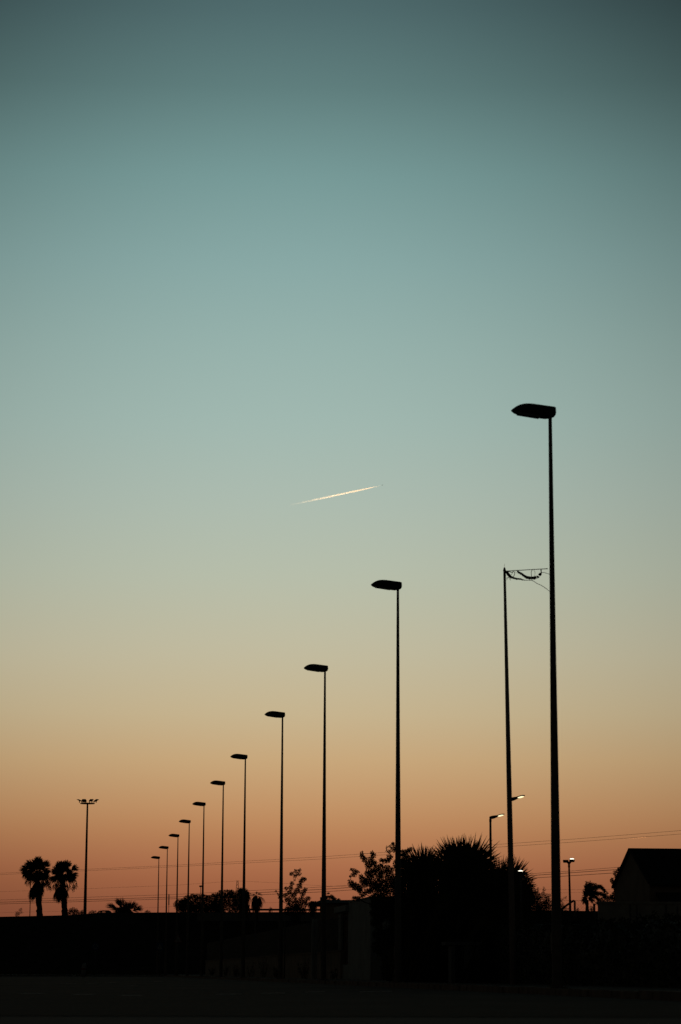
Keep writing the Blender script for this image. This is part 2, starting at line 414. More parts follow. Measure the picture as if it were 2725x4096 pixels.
# ------------------------------------------------------------------ LED street lights with lit panels
def led_light(px0, py0, px1, py1, Y, label, hidden=False):
    top = at(px0, py0, Y); tip = at(px1, py1, Y - 1.5)
    base = Vector((top.x, top.y, KERB))
    t = thing('led_street_light', base, label, 'street light', 'lit street lights with slim heads')
    px_m = F / Y
    p = MB(); p.tube([base, base.lerp(top, .5), top - Zv * .25], [.13, .11, .075], 12); p.build('pole', M_POLE, t, True)
    p = MB(); p.tube([top - Zv * .28, top - Zv * .12, top + Zv * .02], [.085, .09, .06], 10); p.build('collar', M_POLE, t)
    d = (tip - top); Ln = d.length; d.normalize(); sd_ = d.cross(Zv).normalized(); un = sd_.cross(d)
    hb = MB(); vs = []
    st = [(0, .07, .09), (.1, .09, .12), (.28, .08, .13), (.45, .055, .13), (.58, .03, .12), (.9, .026, .12), (1.0, .02, .09)]
    for u, hh, ww in st:
        c = top + d * (Ln * u)
        for (a, b_) in ((-1, 1), (1, 1), (.8, -1), (-.8, -1)): vs.append(c + sd_ * (a * ww) + un * (b_ * hh * (1.0 if b_ > 0 else 1.0)))
    fs = [(i * 4 + k_, i * 4 + (k_ + 1) % 4, i * 4 + 4 + (k_ + 1) % 4, i * 4 + 4 + k_) for i in range(len(st) - 1) for k_ in range(4)]
    fs += [(3, 2, 1, 0), tuple(len(st) * 4 - 4 + k_ for k_ in range(4))]
    hb.add(vs, fs); hd = hb.build('lamp_head', M_HEAD, t)
    eb = MB(); c = top + d * (Ln * .775) - un * .05; eb.box(c, (Ln * .25, .18, .05), (d, sd_, un))
    sub(hd, eb, 'led_panel', M_LED, t)
led_light(1962, 3272, 2015, 3256, 168, 'lit street light with a slim upturned head, its pole rising behind the fan palms')
led_light(2040, 3200, 2096, 3181, 150, 'lit street light whose slim glowing head sticks out from behind the flagpole')

# twin floodlight on the far bank at the right, and one more glimpsed through the palm fronds
def twin_flood(px, ytop, ybase, Y, label, z0, lit_left=False):
    a = at(px + 5, ybase, Y); topp = at(px, ytop, Y); k_ = Y / F
    base = Vector((a.x, a.y, z0))
    t = thing('twin_floodlight', base, label, 'floodlight', 'lit floodlights on posts')
    p = MB(); p.tube([base, base.lerp(topp, .5), topp], [5.0 * k_, 4.2 * k_, 3.4 * k_], 14); p.build('pole', M_GALV, t, True)
    p = MB(); p.tube([topp - Zv * (14 * k_), topp - Zv * (0 * k_)], [4.6 * k_, 4.2 * k_], 12); p.tube([topp - Zv * k_, topp + Zv * (4 * k_), topp + Zv * (9 * k_)], [4 * k_, 9 * k_, 10 * k_], 12); p.build('bracket', M_HEAD, t)
    def head(cx, cz, wid, lit):
        c = topp + Xv * (cx * k_) + Zv * (cz * k_)
        tilt = R_(25); yy = Vector((0, math.cos(tilt), math.sin(tilt))); zz = Vector((0, -math.sin(tilt), math.cos(tilt)))
        hb = MB(); w_ = wid * k_ / 2
        n_ = 18; vs = []
        for (dz, sc) in ((-5.5, .72), (-4, .92), (2, 1.0), (5.5, 1.0)):
            for j in range(n_):
                aa = 2 * math.pi * j / n_; ca, sa = math.cos(aa), math.sin(aa)
                vs.append(c + Xv * (math.copysign(abs(ca) ** .6, ca) * w_ * sc) + Yv * (math.copysign(abs(sa) ** .6, sa) * w_ * .8 * sc) + Zv * (dz * k_))
        fs = [(i * n_ + j, i * n_ + (j + 1) % n_, (i + 1) * n_ + (j + 1) % n_, (i + 1) * n_ + j) for i in range(3) for j in range(n_)]
        fs += [tuple(range(n_ - 1, -1, -1)), tuple(3 * n_ + j for j in range(n_))]
        hb.add(vs, fs); hd = hb.build('lamp_head', M_HEAD, t)
        if lit:                                # shallow glowing dome facing the road
            eb = MB(); vs = []; rings_ = 4
            cc = c + Zv * (4.5 * k_)
            for i in range(rings_ + 1):
                ph = i / rings_ * math.pi / 2
                for j in range(n_):
                    aa = 2 * math.pi * j / n_
                    vs.append(cc + Xv * (math.cos(aa) * math.cos(ph) * w_ * .9) + Yv * (math.sin(aa) * math.cos(ph) * w_ * .7) + Zv * (math.sin(ph) * 5.0 * k_))
            eb.add(vs, [(i * n_ + j, i * n_ + (j + 1) % n_, (i + 1) * n_ + (j + 1) % n_, (i + 1) * n_ + j) for i in range(rings_) for j in range(n_)])
            sub(hd, eb, 'light_dome', M_LEDW, t, True)
            eb = MB(); eb.box(cc + Zv * (5.6 * k_) + Yv * (.1 * w_), (w_ * 1.75, w_ * 1.2, .8 * k_)); sub(hd, eb, 'visor', M_HEAD, t)
    head(-13 if not lit_left else 16, 9.5, 22, False); head(12 if not lit_left else -1, 12, 22, True)
twin_flood(2276.5, 3455, 3645, 352, 'twin headed floodlight post, right head lit, standing left of the windblown palm', plat(at(2280, 3645, 352).x))
twin_flood(2084, 3503, 3700, 72.5, 'small lit floodlight in front of the right hand fronds of the big fan palms', KERB, True)

# floodlight mast at the left
def mast():
    Y = 360; k_ = Y / F
    topp = at(350.5, 3214, Y); base = Vector((topp.x, topp.y, plat(topp.x)))
    t = thing('floodlight_mast', base, 'tall floodlight mast with four angled lamp boxes, right of the two fan palms', 'floodlight')
    p = MB(); p.tube([base, base.lerp(topp, .5), topp], [6.7 * k_, 4.7 * k_, 3.3 * k_], 16); p.build('pole', M_POLE, t, True)
    p = MB(); p.tube([topp - Zv * (1.6 * k_), topp + Zv * (1.6 * k_)], 29 * k_, 24); p.build('platform', M_POLE, t)
    def q(x, y, dy=0): return at(280 + x / 10.45, 3160 + y / 10.45, Y + dy)
    for poly, dy in (([(275, 392), (375, 385), (480, 435), (520, 480), (440, 470), (385, 455)], .5), ([(505, 380), (650, 375), (700, 430), (698, 515), (580, 515), (490, 470), (478, 440), (512, 400)], -.5),
                     ([(850, 378), (1005, 380), (970, 425), (945, 480), (790, 478), (795, 440)], -.5), ([(1100, 378), (1190, 385), (1220, 405), (1080, 490), (1000, 490), (992, 455)], .5)):
        hb = MB(); fr = [q(x, y, dy - .28) for x, y in poly]; bk = [q(x, y, dy + .28) + Zv * .0 for x, y in poly]; n_ = len(poly)
        hb.add(fr + bk, [tuple(range(n_)), tuple(range(2 * n_ - 1, n_ - 1, -1))] + [(i, n_ + i, n_ + (i + 1) % n_, (i + 1) % n_) for i in range(n_)])
        hd = hb.build('floodlight_head', M_HEAD, t)
        xs_ = [x for x, y in poly]; cx = sum(xs_) / n_; yb = max(y for x, y in poly)
        inner = cx + (735 - cx) * .12
        for off in (-50, 50):
            br = MB(); br.tube([q(inner + off, yb - 40, dy), q(inner + off * .95, 525, dy * .8)], .07, 6)
            sub(hd, br, 'yoke_arm', M_POLE, t)
mast()

# ------------------------------------------------------------------ thin posts, signs, bollard
def post(px, ytop, Y, z0, rpx, label, cat, name='post', upper=None, group=None, ma=None):
    k_ = Y / F; a = at(px, ytop, Y); b_ = Vector((a.x, a.y, z0))
    t = thing(name, b_, label, cat, group)
    p = MB(); p.tube([b_, a], [rpx * k_, rpx * .8 * k_], 10); p.build('pole', ma or M_POLE, t, True)
    return t, a, k_
X_ = at(123, 3665, 356).x
t, a, k_ = post(123.5, 3530, 356, plat(X_), 1.7, 'thin dark pole beside the trunk of the left fan palm', 'pole', 'thin_pole')
p = MB(); p.tube([a, a + Zv * .25], [.05, .03], 8); p.build('pole_cap', M_POLE, t)
X_ = at(676, 3650, 354).x
t, a, k_ = post(676.5, 3577, 354, plat(X_), 1.0, 'thin post with a narrow sign seen edge on, between the shorter street lamps', 'sign', 'sign_post')
p = MB(); p.box(a - Zv * (21 * k_), (3.0 * k_, .6, 42 * k_)); p.build('sign_panel', M_SIGNW, t)
X_ = at(803, 3650, 354).x
t, a, k_ = post(803.5, 3546, 354, plat(X_), 1.3, 'small boxy lamp on a short post over the domed trees', 'lamp post', 'small_lamp_post')
p = MB(); p.box(a + Zv * (.5 * k_) - Xv * (.5 * k_), (11 * k_, .35, 5 * k_)); p.box(a + Zv * (3.2 * k_), (8 * k_, .3, 1.5 * k_)); p.build('lamp_head', M_HEAD, t)
t, a, k_ = post(1022, 3652, 190, KERB, 3.0, 'slim pole with a pale upper sleeve in front of the low wall', 'pole', 'utility_pole')
p = MB(); p.tube([a - Zv * (36 * k_), a + Zv * k_], 3.4 * k_, 10); p.build('sleeve', M_GALV, t)
t, a, k_ = post(1140, 3688, 137, KERB, 3.2, 'slender post with a curved pale tip right of the fourth tallest street lamp', 'post', 'curved_post')
p = MB(); p.tube([a, a + Zv * .06 + Xv * .04, a + Zv * .1 + Xv * .14], [.045, .043, .035], 8); p.build('curved_tip', M_GALV, t)

def disc(mb, c, r, t_, X, Zz, Yy, n_=24): mb.prism([(r * math.cos(2 * math.pi * i / n_), r * math.sin(2 * math.pi * i / n_)) for i in range(n_)], c, X, Zz, Yy, t_)
def arc_arrow(mb, c, r, w_, a0, a1, X, Zz, Yy, t_):
    m_ = 8; outer = [((r + w_) * math.cos(a0 + (a1 - a0) * i / m_), (r + w_) * math.sin(a0 + (a1 - a0) * i / m_)) for i in range(m_ + 1)]
    inner = [((r - w_) * math.cos(a0 + (a1 - a0) * i / m_), (r - w_) * math.sin(a0 + (a1 - a0) * i / m_)) for i in range(m_ + 1)]
    for i in range(m_): mb.prism([outer[i], outer[i + 1], inner[i + 1], inner[i]], c, X, Zz, Yy, t_)
    e_ = a1 + (.35 if a1 > a0 else -.35)
    mb.prism([((r + 2.4 * w_) * math.cos(a1), (r + 2.4 * w_) * math.sin(a1)), (r * math.cos(e_), r * math.sin(e_)), ((r - 2.4 * w_) * math.cos(a1), (r - 2.4 * w_) * math.sin(a1))], c, X, Zz, Yy, t_)
# round blue roundabout sign
Y = 205; c = at(382, 3786, Y); base = Vector((c.x, c.y + .06, 0.1))
t = thing('round_sign', base, 'round blue sign with a ring of white arrows, low in the dark at left', 'road sign')
p = MB(); p.tube([base, Vector((base.x, base.y, c.z + .25))], .03, 8); p.build('pole', M_GALV, t, True)
p = MB(); disc(p, c, .31, .02, Xv, Zv, Yv); pn = p.build('sign_panel', M_SIGNB, t)
p = MB()
for k in range(3): arc_arrow(p, c - Yv * .016, .17, .03, k * 2.094 + 1.3, k * 2.094, Xv, Zv, Yv, .006)
sub(pn, p, 'arrow_ring', M_SIGNW, t)
# bollard on a small island
Y = 150; c = at(334, 3884, Y)
t = thing('bollard', Vector((c.x, c.y, .1)), 'pale slanted bollard standing in the dark verge at left', 'bollard')
p = MB(); p.tube([(c.x, c.y, .1), (c.x + .02, c.y, .6), (c.x + .05, c.y, .85), (c.x + .08, c.y, .93)], [.15, .14, .12, .07], 14); p.build('body', M_SIGNW, t, True)
p = MB(); p.tube([(c.x + .01, c.y, .52), (c.x + .025, c.y, .64)], .1455, 14); p.build('reflective_band', M_SIGNR, t, True)
# square pedestrian sign, turned a little
Y = 180; c = at(640, 3786, Y); a_ = R_(-38); X1 = Vector((math.cos(a_), math.sin(a_), 0)); Y1 = Vector((-math.sin(a_), math.cos(a_), 0))
base = Vector((c.x, c.y + .06, KERB))
t = thing('crossing_sign', base, 'square blue sign with a white triangle, on a post left of the triangular sign', 'road sign')
p = MB(); p.tube([base, Vector((base.x, base.y, c.z + .25))], .03, 8); p.build('pole', M_GALV, t, True)
p = MB(); h = .31; p.prism([(-h, -h * .9), (h, -h * .9), (h, h * .9), (-h, h * .9)], c, X1, Zv, Y1, .02); pn = p.build('sign_panel', M_SIGNB, t)
p = MB(); p.prism([(-.24, -.19), (.24, -.19), (0, .22)], c - Y1 * .016, X1, Zv, Y1, .006); tri = sub(pn, p, 'white_triangle', M_SIGNW, t)
p = MB(); o_ = c - Y1 * .022
disc(p, o_ + Zv * .06, .022, .005, X1, Zv, Y1, 10)
for q_ in ([(-.02, .035), (.025, .035), (.02, -.06), (-.02, -.06)], [(-.02, -.055), (0, -.055), (-.04, -.15), (-.06, -.15)], [(.0, -.055), (.02, -.055), (.06, -.15), (.04, -.15)], [(.02, .03), (.07, -.02), (.06, -.035), (.015, .005)]):
    p.prism(q_, o_, X1, Zv, Y1, .005)
sub(pn, p, 'walking_figure', M_BLACK, t)
# triangular warning sign
Y = 193; c = at(712, 3757, Y); base = Vector((c.x, c.y + .06, KERB))
t = thing('warning_sign', base, 'triangular warning sign with a ring of arrows on a pale post by the kerb', 'road sign')
p = MB(); p.tube([base, Vector((base.x, base.y, c.z + .3))], .032, 8); p.build('pole', M_GALV, t, True)
p = MB(); p.prism([(-.36, -.25), (.36, -.25), (0, .40)], c, Xv, Zv, Yv, .02); pn = p.build('sign_panel', M_SIGNR, t)
p = MB(); p.prism([(-.26, -.195), (.26, -.195), (0, .28)], c - Yv * .014, Xv, Zv, Yv, .008); sub(pn, p, 'white_field', M_SIGNW, t)
p = MB()
for k in range(3): arc_arrow(p, c - Yv * .021 - Zv * .05, .09, .014, k * 2.094 + 1.4, k * 2.094, Xv, Zv, Yv, .005)
sub(pn, p, 'arrow_ring', M_BLACK, t)

# ------------------------------------------------------------------ low wall, sheet fence, gate post, huts
LW = 12.5
sA, sB = s_at(822, LW), s_at(1246, LW); sC = s_at(1352, LW)
t = thing('low_wall', SL((sB + sA) / 2, LW, KERB), 'long low tan plaster wall running along the kerb under the sheet fence', 'wall')
p = MB(); p.slbox(sB, sA, LW, LW + .2, KERB - .05, 1.36); p.slbox(sC - 1, sB - 1.6, LW, LW + .2, KERB - .05, 1.36); p.build('wall_body', M_TAN, t)
p = MB(); p.slbox(sB, sA, LW - .04, LW + .24, 1.362, 1.43); p.slbox(sC - 1, sB - 1.6, LW - .04, LW + .24, 1.362, 1.43); p.build('coping', M_KERB, t)
t = thing('sheet_fence', SL((sB + sA) / 2, LW + .1, 1.43), 'dark ribbed sheet fence standing on top of the low wall', 'fence')
p = MB()
for (q0, q1) in ((sB, sA), (sC - 1, sB - 1.6)):
    s = q0
    while s < q1 - .06:
        p.slbox(s, min(s + .11, q1), LW + .1, LW + .12, 1.44, 2.95); p.slbox(min(s + .11, q1), min(s + .2, q1), LW + .125, LW + .145, 1.44, 2.95); s += .2
p.build('ribbed_sheet', M_METAL, t)
s = sB
while s < sA:
    p = MB(); p.slbox(s, s + .07, LW + .148, LW + .22, 1.435, 3.0); p.build('fence_post', M_POLE, t); s += 9
t = thing('gate_post', SL(s_at(1260, 12.0), 12.0, KERB), 'pale twin gate pillar with a dark slot, left of the third tallest lamp pole', 'gate post')
k_ = s_at(1260, 12.0)
for q_ in (-.1, .04):
    p = MB(); p.box(SL(k_, 12.0 + q_, KERB + 1.42), (.105, .3, 2.84), (dL, dS, Zv)); p.build('pillar', M_WALL, t)
p = MB(); p.box(SL(k_, 12.0 - .03, KERB + 2.87), (.32, .36, .06), (dL, dS, Zv)); p.build('pillar_cap', M_CONC, t)

HL = 12.6; h0, h1 = s_at(1482, HL), s_at(1352, HL); hd_ = s_at(1395, HL)
ztop = z_at(1482, 3591, at(1482, 3591, 1).y * 0 + SL(h0, HL).y)
t = thing('transformer_hut', SL((h0 + h1) / 2, HL + 1.4, KERB), 'pale flat topped hut with a brown louvred door, beside the leafy tree', 'hut')
p = MB()
p.slbox(h0, hd_, HL, HL + .22, KERB - .03, ztop); p.slbox(h0, h0 + .2, HL + .22, HL + 1.7, KERB - .03, ztop)
p.slbox(h1 - .2, h1, HL + .22, HL + 1.7, KERB - .03, ztop - .35); p.slbox(h0 + .2, h1 - .2, HL + 1.5, HL + 1.7, KERB - .03, ztop - .35)
d0, d1 = s_at(1392, HL), s_at(1363, HL); dz1 = z_at(1375, 3648, SL(d0, HL).y); dz0 = z_at(1375, 3858, SL(d0, HL).y)
p.slbox(hd_ + .003, d0, HL, HL + .22, KERB - .03, ztop - .35); p.slbox(d1, h1, HL, HL + .22, KERB - .03, ztop - .35)
p.slbox(d0, d1, HL, HL + .22, KERB - .03, dz0); p.slbox(d0, d1, HL, HL + .22, dz1, ztop - .35)
p.build('wall', M_WALL, t)
p = MB(); p.slbox(hd_ + .01, h1 + .45, HL - .14, HL + 1.85, ztop - .345, ztop - .08); p.slbox(h0 - .02, hd_ + .006, HL - .02, HL + 1.75, ztop + .003, ztop + .06); p.build('roof', M_WALL, t)
p = MB(); p.slbox(d0 + .02, d1 - .02, HL + .1, HL + .16, dz0 + .02, dz1 - .03)
nb = 10
for i in range(nb):
    ss = d0 + .08 + (d1 - d0 - .16) * i / (nb - 1); p.slbox(ss - .05, ss + .05, HL + .06, HL + .097, dz0 + .12, dz1 - .16)
dr = p.build('louvred_door', M_BROWN, t)
for zz in (dz0 + .18, (dz0 + dz1) / 2, dz1 - .24):
    for q_ in (.12, .5, .88):
        p = MB(); p.slbox(d0 + (d1 - d0) * q_ - .06, d0 + (d1 - d0) * q_ + .06, HL + .03, HL + .058, zz - .09, zz + .09)
        sub(dr, p, 'hinge', M_BLACK, t)

# dark low house behind the hut
Yh = 138; a = at(1262, 3640, Yh); b_ = at(1450, 3640, Yh)
ze = z_at(1262, 3612, Yh); zr = z_at(1350, 3598, Yh)
t = thing('low_house', Vector(((a.x + b_.x) / 2, Yh + 3, 0)), 'low dark house with a shallow hipped roof behind the transformer hut', 'house')
p = MB(); p.box(((a.x + b_.x) / 2, Yh + 4, ze / 2), (b_.x - a.x - .5, 7.4, ze)); p.build('wall', M_TAN, t)
p = MB(); xa, xb = a.x - .1, b_.x + .3
p.add([(xa, Yh - .2, ze + .004), (xb, Yh - .2, ze + .004), (xb, Yh + 8.2, ze + .004), (xa, Yh + 8.2, ze + .004), (xa + .42, Yh + .9, zr), (xb - .5, Yh + .9, zr), (xb - .5, Yh + 7, zr), (xa + .42, Yh + 7, zr)],
      [(3, 2, 1, 0), (4, 5, 6, 7), (0, 1, 5, 4), (1, 2, 6, 5), (2, 3, 7, 6), (3, 0, 4, 7)]); rf = p.build('roof', M_ROOF, t)
c = at(1285, 3598, Yh + 1.2); p = MB(); p.box(c + Zv * .03, (.12, .12, .2)); sub(rf, p, 'chimney', M_ROOF, t)

# concrete retaining wall with a coping band and guard rail in front of the embankment crest
a = at(792, 3655, 334); b_ = at(1330, 3655, 334); zt = z_at(1060, 3652, 334)
t = thing('retaining_wall', Vector(((a.x + b_.x) / 2, 334, 0)), 'dark concrete retaining wall with a paler band along the raised road', 'wall')
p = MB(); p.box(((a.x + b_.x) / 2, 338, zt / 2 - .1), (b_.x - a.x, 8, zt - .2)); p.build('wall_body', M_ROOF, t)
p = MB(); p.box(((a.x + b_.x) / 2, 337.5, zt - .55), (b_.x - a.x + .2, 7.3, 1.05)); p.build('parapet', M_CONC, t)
a = at(1000, 3640, 344); b_ = at(1340, 3640, 344); zt2 = z_at(1150, 3635.0, 344); zb2 = z_at(1150, 3642.8, 344)
t = thing('guard_rail', Vector(((a.x + b_.x) / 2, 344.2, crest_z(0))), 'steel guard rail along the raised road behind the sheet fence', 'guard rail')
p = MB(); p.box(((a.x + b_.x) / 2, 344.2, (zt2 + zb2) / 2), (b_.x - a.x, .1, zt2 - zb2)); p.build('beam', M_GALV, t)
xx = a.x + .5
while xx < b_.x:
    p = MB(); p.box((xx, 344.32, (crest_z(xx) - .3 + zt2) / 2 - .02), (.12, .12, zt2 - crest_z(xx) + .3)); p.build('rail_post', M_GALV, t); xx += 2.2

# meter cabinet under the fan palms
ca = s_at(1845, 12.2); zt = z_at(1845, 3768, SL(ca, 12.2).y)
t = thing('meter_cabinet', SL(ca, 12.4, KERB), 'small concrete meter cabinet with dry grass on top, below the fan palms', 'cabinet')
p = MB(); p.slbox(ca - .3, ca + .3, 12.25, 12.72, KERB - .02, zt - .1); p.slbox(ca - .3, ca + .3, 11.85, 11.97, KERB - .02, zt - .1); p.build('body', M_CONC, t)
p = MB(); p.slbox(ca - .38, ca + .38, 11.65, 12.8, zt - .097, zt); p.build('roof_slab', M_CONC, t)
p = MB(); p.slbox(ca - .2, ca - .16, 11.973, 12.247, KERB + .1, zt - .14); p.build('door', M_METAL, t)
random.seed(8); p = MB()
for i in range(90):
    q_ = SL(ca + random.uniform(-.35, .35), random.uniform(11.7, 12.75), zt)
    a_ = random.uniform(0, 6.28); p.leaf(q_, Vector((math.cos(a_) * .3, math.sin(a_) * .3, 1)).normalized(), Vector((-math.sin(a_), math.cos(a_), 0)), random.uniform(.08, .26), .012)
p.build('dry_grass', M_DEAD, t)

# ------------------------------------------------------------------ house at the right
hX = 29.0
def hs(px): return s_at(px, hX)
s0, s2 = hs(2605), hs(2465); s1 = hs(2534)
zr = z_at(2534, 3401, SL(s1, hX).y); ze0 = z_at(2605, 3530, SL(s0, hX).y); ze2 = z_at(2465, 3548, SL(s2, hX).y); ze = (ze0 + ze2) / 2
t = thing('gabled_house', SL(s1, hX + 8, 0), 'dark gabled house cut off by the right edge of the picture', 'house')
p = MB(); LEN = 22
pr = [(s0, 0), (s2, 0), (s2, ze), (s1, zr - .05), (s0, ze)]
A = [SL(q_, hX, z_) for q_, z_ in pr]; B_ = [SL(q_, hX + LEN, z_) for q_, z_ in pr]
p.add(A + B_, [tuple(range(5)), tuple(range(9, 4, -1))] + [(i, 5 + i, 5 + (i + 1) % 5, (i + 1) % 5) for i in range(5)]); p.build('wall', M_HOUSE, t)
p = MB()
for (sa, za, sb, zb) in ((s0 - .35, ze - .12, s1, zr), (s2 + .15, ze - .06, s1, zr)):
    q_ = [SL(sa, hX - .15, za + .01), SL(sb, hX - .15, zb + .01), SL(sb, hX + LEN + .2, zb + .01), SL(sa, hX + LEN + .2, za + .01)]
    p.add(q_ + [v + Zv * .1 for v in q_], [(0, 1, 2, 3), (7, 6, 5, 4), (0, 4, 5, 1), (1, 5, 6, 2), (2, 6, 7, 3), (3, 7, 4, 0)])
nr = 34
for i in range(nr):                           # standing ribs on the near slope
    l_ = hX + .1 + i * LEN / nr; q0, q1 = SL(s0 - .35, l_, ze + .01), SL(s1 - .1, l_, zr + .08)
    p.tube([q0, q1], .035, 5)
rf = p.build('roof', M_ROOF, t)
p = MB(); p.tube([SL(s0 - .42, hX - .1, ze - .1), SL(s0 - .42, hX + LEN, ze - .14)], .08, 8); sub(rf, p, 'gutter', M_METAL, t)
p = MB(); q0, q1 = s0 - .01, s0 - 3.0; z0_, z1_ = ze - .5, ze - 2.1
q_ = [SL(q0, hX + .3, z0_), SL(q1, hX + .3, z1_), SL(q1, hX + 9, z1_), SL(q0, hX + 9, z0_)]
p.add(q_ + [v - Zv * .1 for v in q_], [(3, 2, 1, 0), (4, 5, 6, 7), (0, 1, 5, 4), (1, 2, 6, 5), (2, 3, 7, 6), (3, 0, 4, 7)]); p.build('porch_roof', M_ROOF, t)
for l_ in (hX + .5, hX + 4.6, hX + 8.7):
    p = MB(); p.tube([SL(q1 + .15, l_, 0), SL(q1 + .15, l_, z1_ - .04)], .07, 8); p.build('porch_post', M_POLE, t)

# block wall, chain link fence and bent rail before the house
YW = 77.0; xa, xb = at(2394, 3640, YW).x, at(3500, 3640, YW).x; zt = z_at(2540, 3606, YW)
t = thing('block_wall', Vector((xa, YW, KERB)), 'grey block wall behind the fence posts in front of the gabled house', 'wall')
p = MB(); p.box(((xa + xb) / 2, YW + .1, (zt - .08 + KERB) / 2 - .01), (xb - xa, .2, zt - .08 - KERB + .02)); p.build('wall_body', M_BLOCK, t)
p = MB(); p.box(((xa + xb) / 2, YW + .1, zt - .038), (xb - xa + .06, .27, .076)); p.build('coping', M_BLOCK, t)
YL = 69.0; xa, xb = at(2225, 3640, YL).x, at(3300, 3640, YL).x; zt = z_at(2320, 3602, YL)
t = thing('chain_link_fence', Vector(((xa + xb) / 2, YL, KERB)), 'thin chain link fence with dark posts rising behind the hedge at right', 'fence')
for px, yt, yy in ((2377, 3614, YL + .04), (2521, 3619, YL + .04), (2664, 3619, YL + .04), (2808, 3621, YL + .04), (2547, 3621, 73), (2710, 3625, 73), (2873, 3628, 73)):
    q_ = at(px, yt, yy); p = MB(); p.tube([(q_.x, yy, KERB), q_], .034, 10); p.build('fence_post', M_POLE, t, True)
p = MB(); zb = KERB + .1; hh = zt - zb; x = xa
while x < xb + hh:
    for sg in (1, -1):
        za, zc = (zb, zt) if sg > 0 else (zt, zb)
        ea, eb = min(max(x, xa), xb), min(max(x - hh, xa), xb)
        if abs(ea - eb) > .02:
            u0_, u1_ = (x - ea) / hh, (x - eb) / hh
            p.tube([(ea, YL, za + (zc - za) * u0_), (eb, YL + .004 * sg, za + (zc - za) * u1_)], .0013, 3, False)
    x += .085
p.build('wire_mesh', M_GALV, t)
for zz in (zt, zt - .55):
    p = MB(); p.tube([(xa, YL, zz), (xb, YL, zz)], .0035, 5); p.build('tension_wire', M_GALV, t)
q_ = [at(2225, 3652, 66), at(2260, 3626, 66), at(2290, 3605.5, 66), at(2295, 3603, 66), at(2298.5, 3604.5, 66), at(2299.5, 3610, 66), at(2300, 3650, 66)]
b_ = Vector((q_[-1].x, q_[-1].y, KERB)); q_.append(b_)
t = thing('bent_rail', b_, 'bent dark pipe rail sloping down left behind the nearest lamp pole', 'rail')
p = MB(); p.tube(q_, .029, 12); p.build('pipe', M_POLE, t, True)
b2 = at(2215, 3659, 66); p = MB(); p.tube([q_[0], b2, Vector((b2.x, b2.y, KERB))], .029, 12); p.build('foot_post', M_POLE, t, True)

# ------------------------------------------------------------------ vegetation helpers
def rdir():
    while True:
        v = Vector((random.uniform(-1, 1), random.uniform(-1, 1), random.uniform(-1, 1)))
        if .05 < v.length < 1: return v.normalized()
def clump(mb, c, r, leaf, dens=2.6, rz=1.0, flat=.9):
    n_ = max(7, int(dens * 8 * (r / leaf) ** 2))
    for i in range(n_):
        p = c + rdir() * (r * random.random() ** .45); p.z = c.z + (p.z - c.z) * rz
        d = (rdir() + (p - c).normalized() * .7 + Zv * .3).normalized()
        s_ = random.uniform(.6, 1.25) * leaf
        mb.leaf(p, d, rdir(), s_, s_ * .62 * flat)
def knobbly(bl, sd):
    rr = random.Random(sd); o = list(bl)
    for (x, y, r) in bl:
        for k_ in range(3):
            a_ = rr.uniform(-2.6, -.5); o.append((x + math.cos(a_) * r * 1.0, y + math.sin(a_) * r * 1.0, rr.uniform(4, 9)))
    return o
def leafy(name, label, Y, blobs, org, sc, root_px, z0, leafpx, dens, seed, cat='tree', ma=None, group=None, jit=1.0, trunk=.09, stems=True, fat=1.12):
    random.seed(seed); k_ = Y / F
    b0 = at(root_px, 3884, Y); base = Vector((b0.x, b0.y, z0))
    t = thing(name, base, label, cat, group)
    cr = MB(); br = MB(); pts = []
    for (x, y, r) in blobs:
        c = at(org[0] + x / sc, org[1] + y / sc, Y); rr = r / sc * k_
        c += Vector((c.x - CAM.x, c.y - CAM.y, c.z - CAM.z)).normalized() * random.uniform(-1, 1) * jit
        pts.append((c, rr)); clump(cr, c, rr * fat, leafpx * .72 * k_, dens)
    zs = sorted(p[0].z for p in pts); mid = pts[0][0] * 0
    for c, rr in pts: mid += c
    mid /= len(pts); fork = Vector((base.x * .4 + mid.x * .6, base.y * .5 + mid.y * .5, base.z + (zs[0] - base.z) * .6 + .1))
    fork2 = Vector((mid.x * .8 + fork.x * .2, mid.y, (zs[0] + mid.z) / 2))
    br.tube([base - Zv * .03, base.lerp(fork, .5) + Vector((trunk * .4, 0, 0)), fork, fork2], [trunk, trunk * .85, trunk * .7, trunk * .5], 9)
    if stems:
        done = [(fork, trunk * .6), (fork2, trunk * .45)]
        for c, rr in sorted(pts, key=lambda q: (q[0] - fork).length):   # each twig leaves the nearest limb already grown
            st_, r_ = min(done, key=lambda q: (q[0] - c).length + .35 * max(0, q[0].z - c.z))
            m_ = st_.lerp(c, .5) + Vector((random.uniform(-.12, .12), random.uniform(-.12, .12), random.uniform(-.15, .05))) * (c - st_).length
            r2_ = max(r_ * .72, trunk * .07); br.tube([st_, m_, c], [r_ * .85, (r_ + r2_) * .42, r2_], 5); done.append((c, r2_))
    br.build('trunk', M_BARK, t, True); cr.build('crown', ma or M_LEAF, t)
    return t
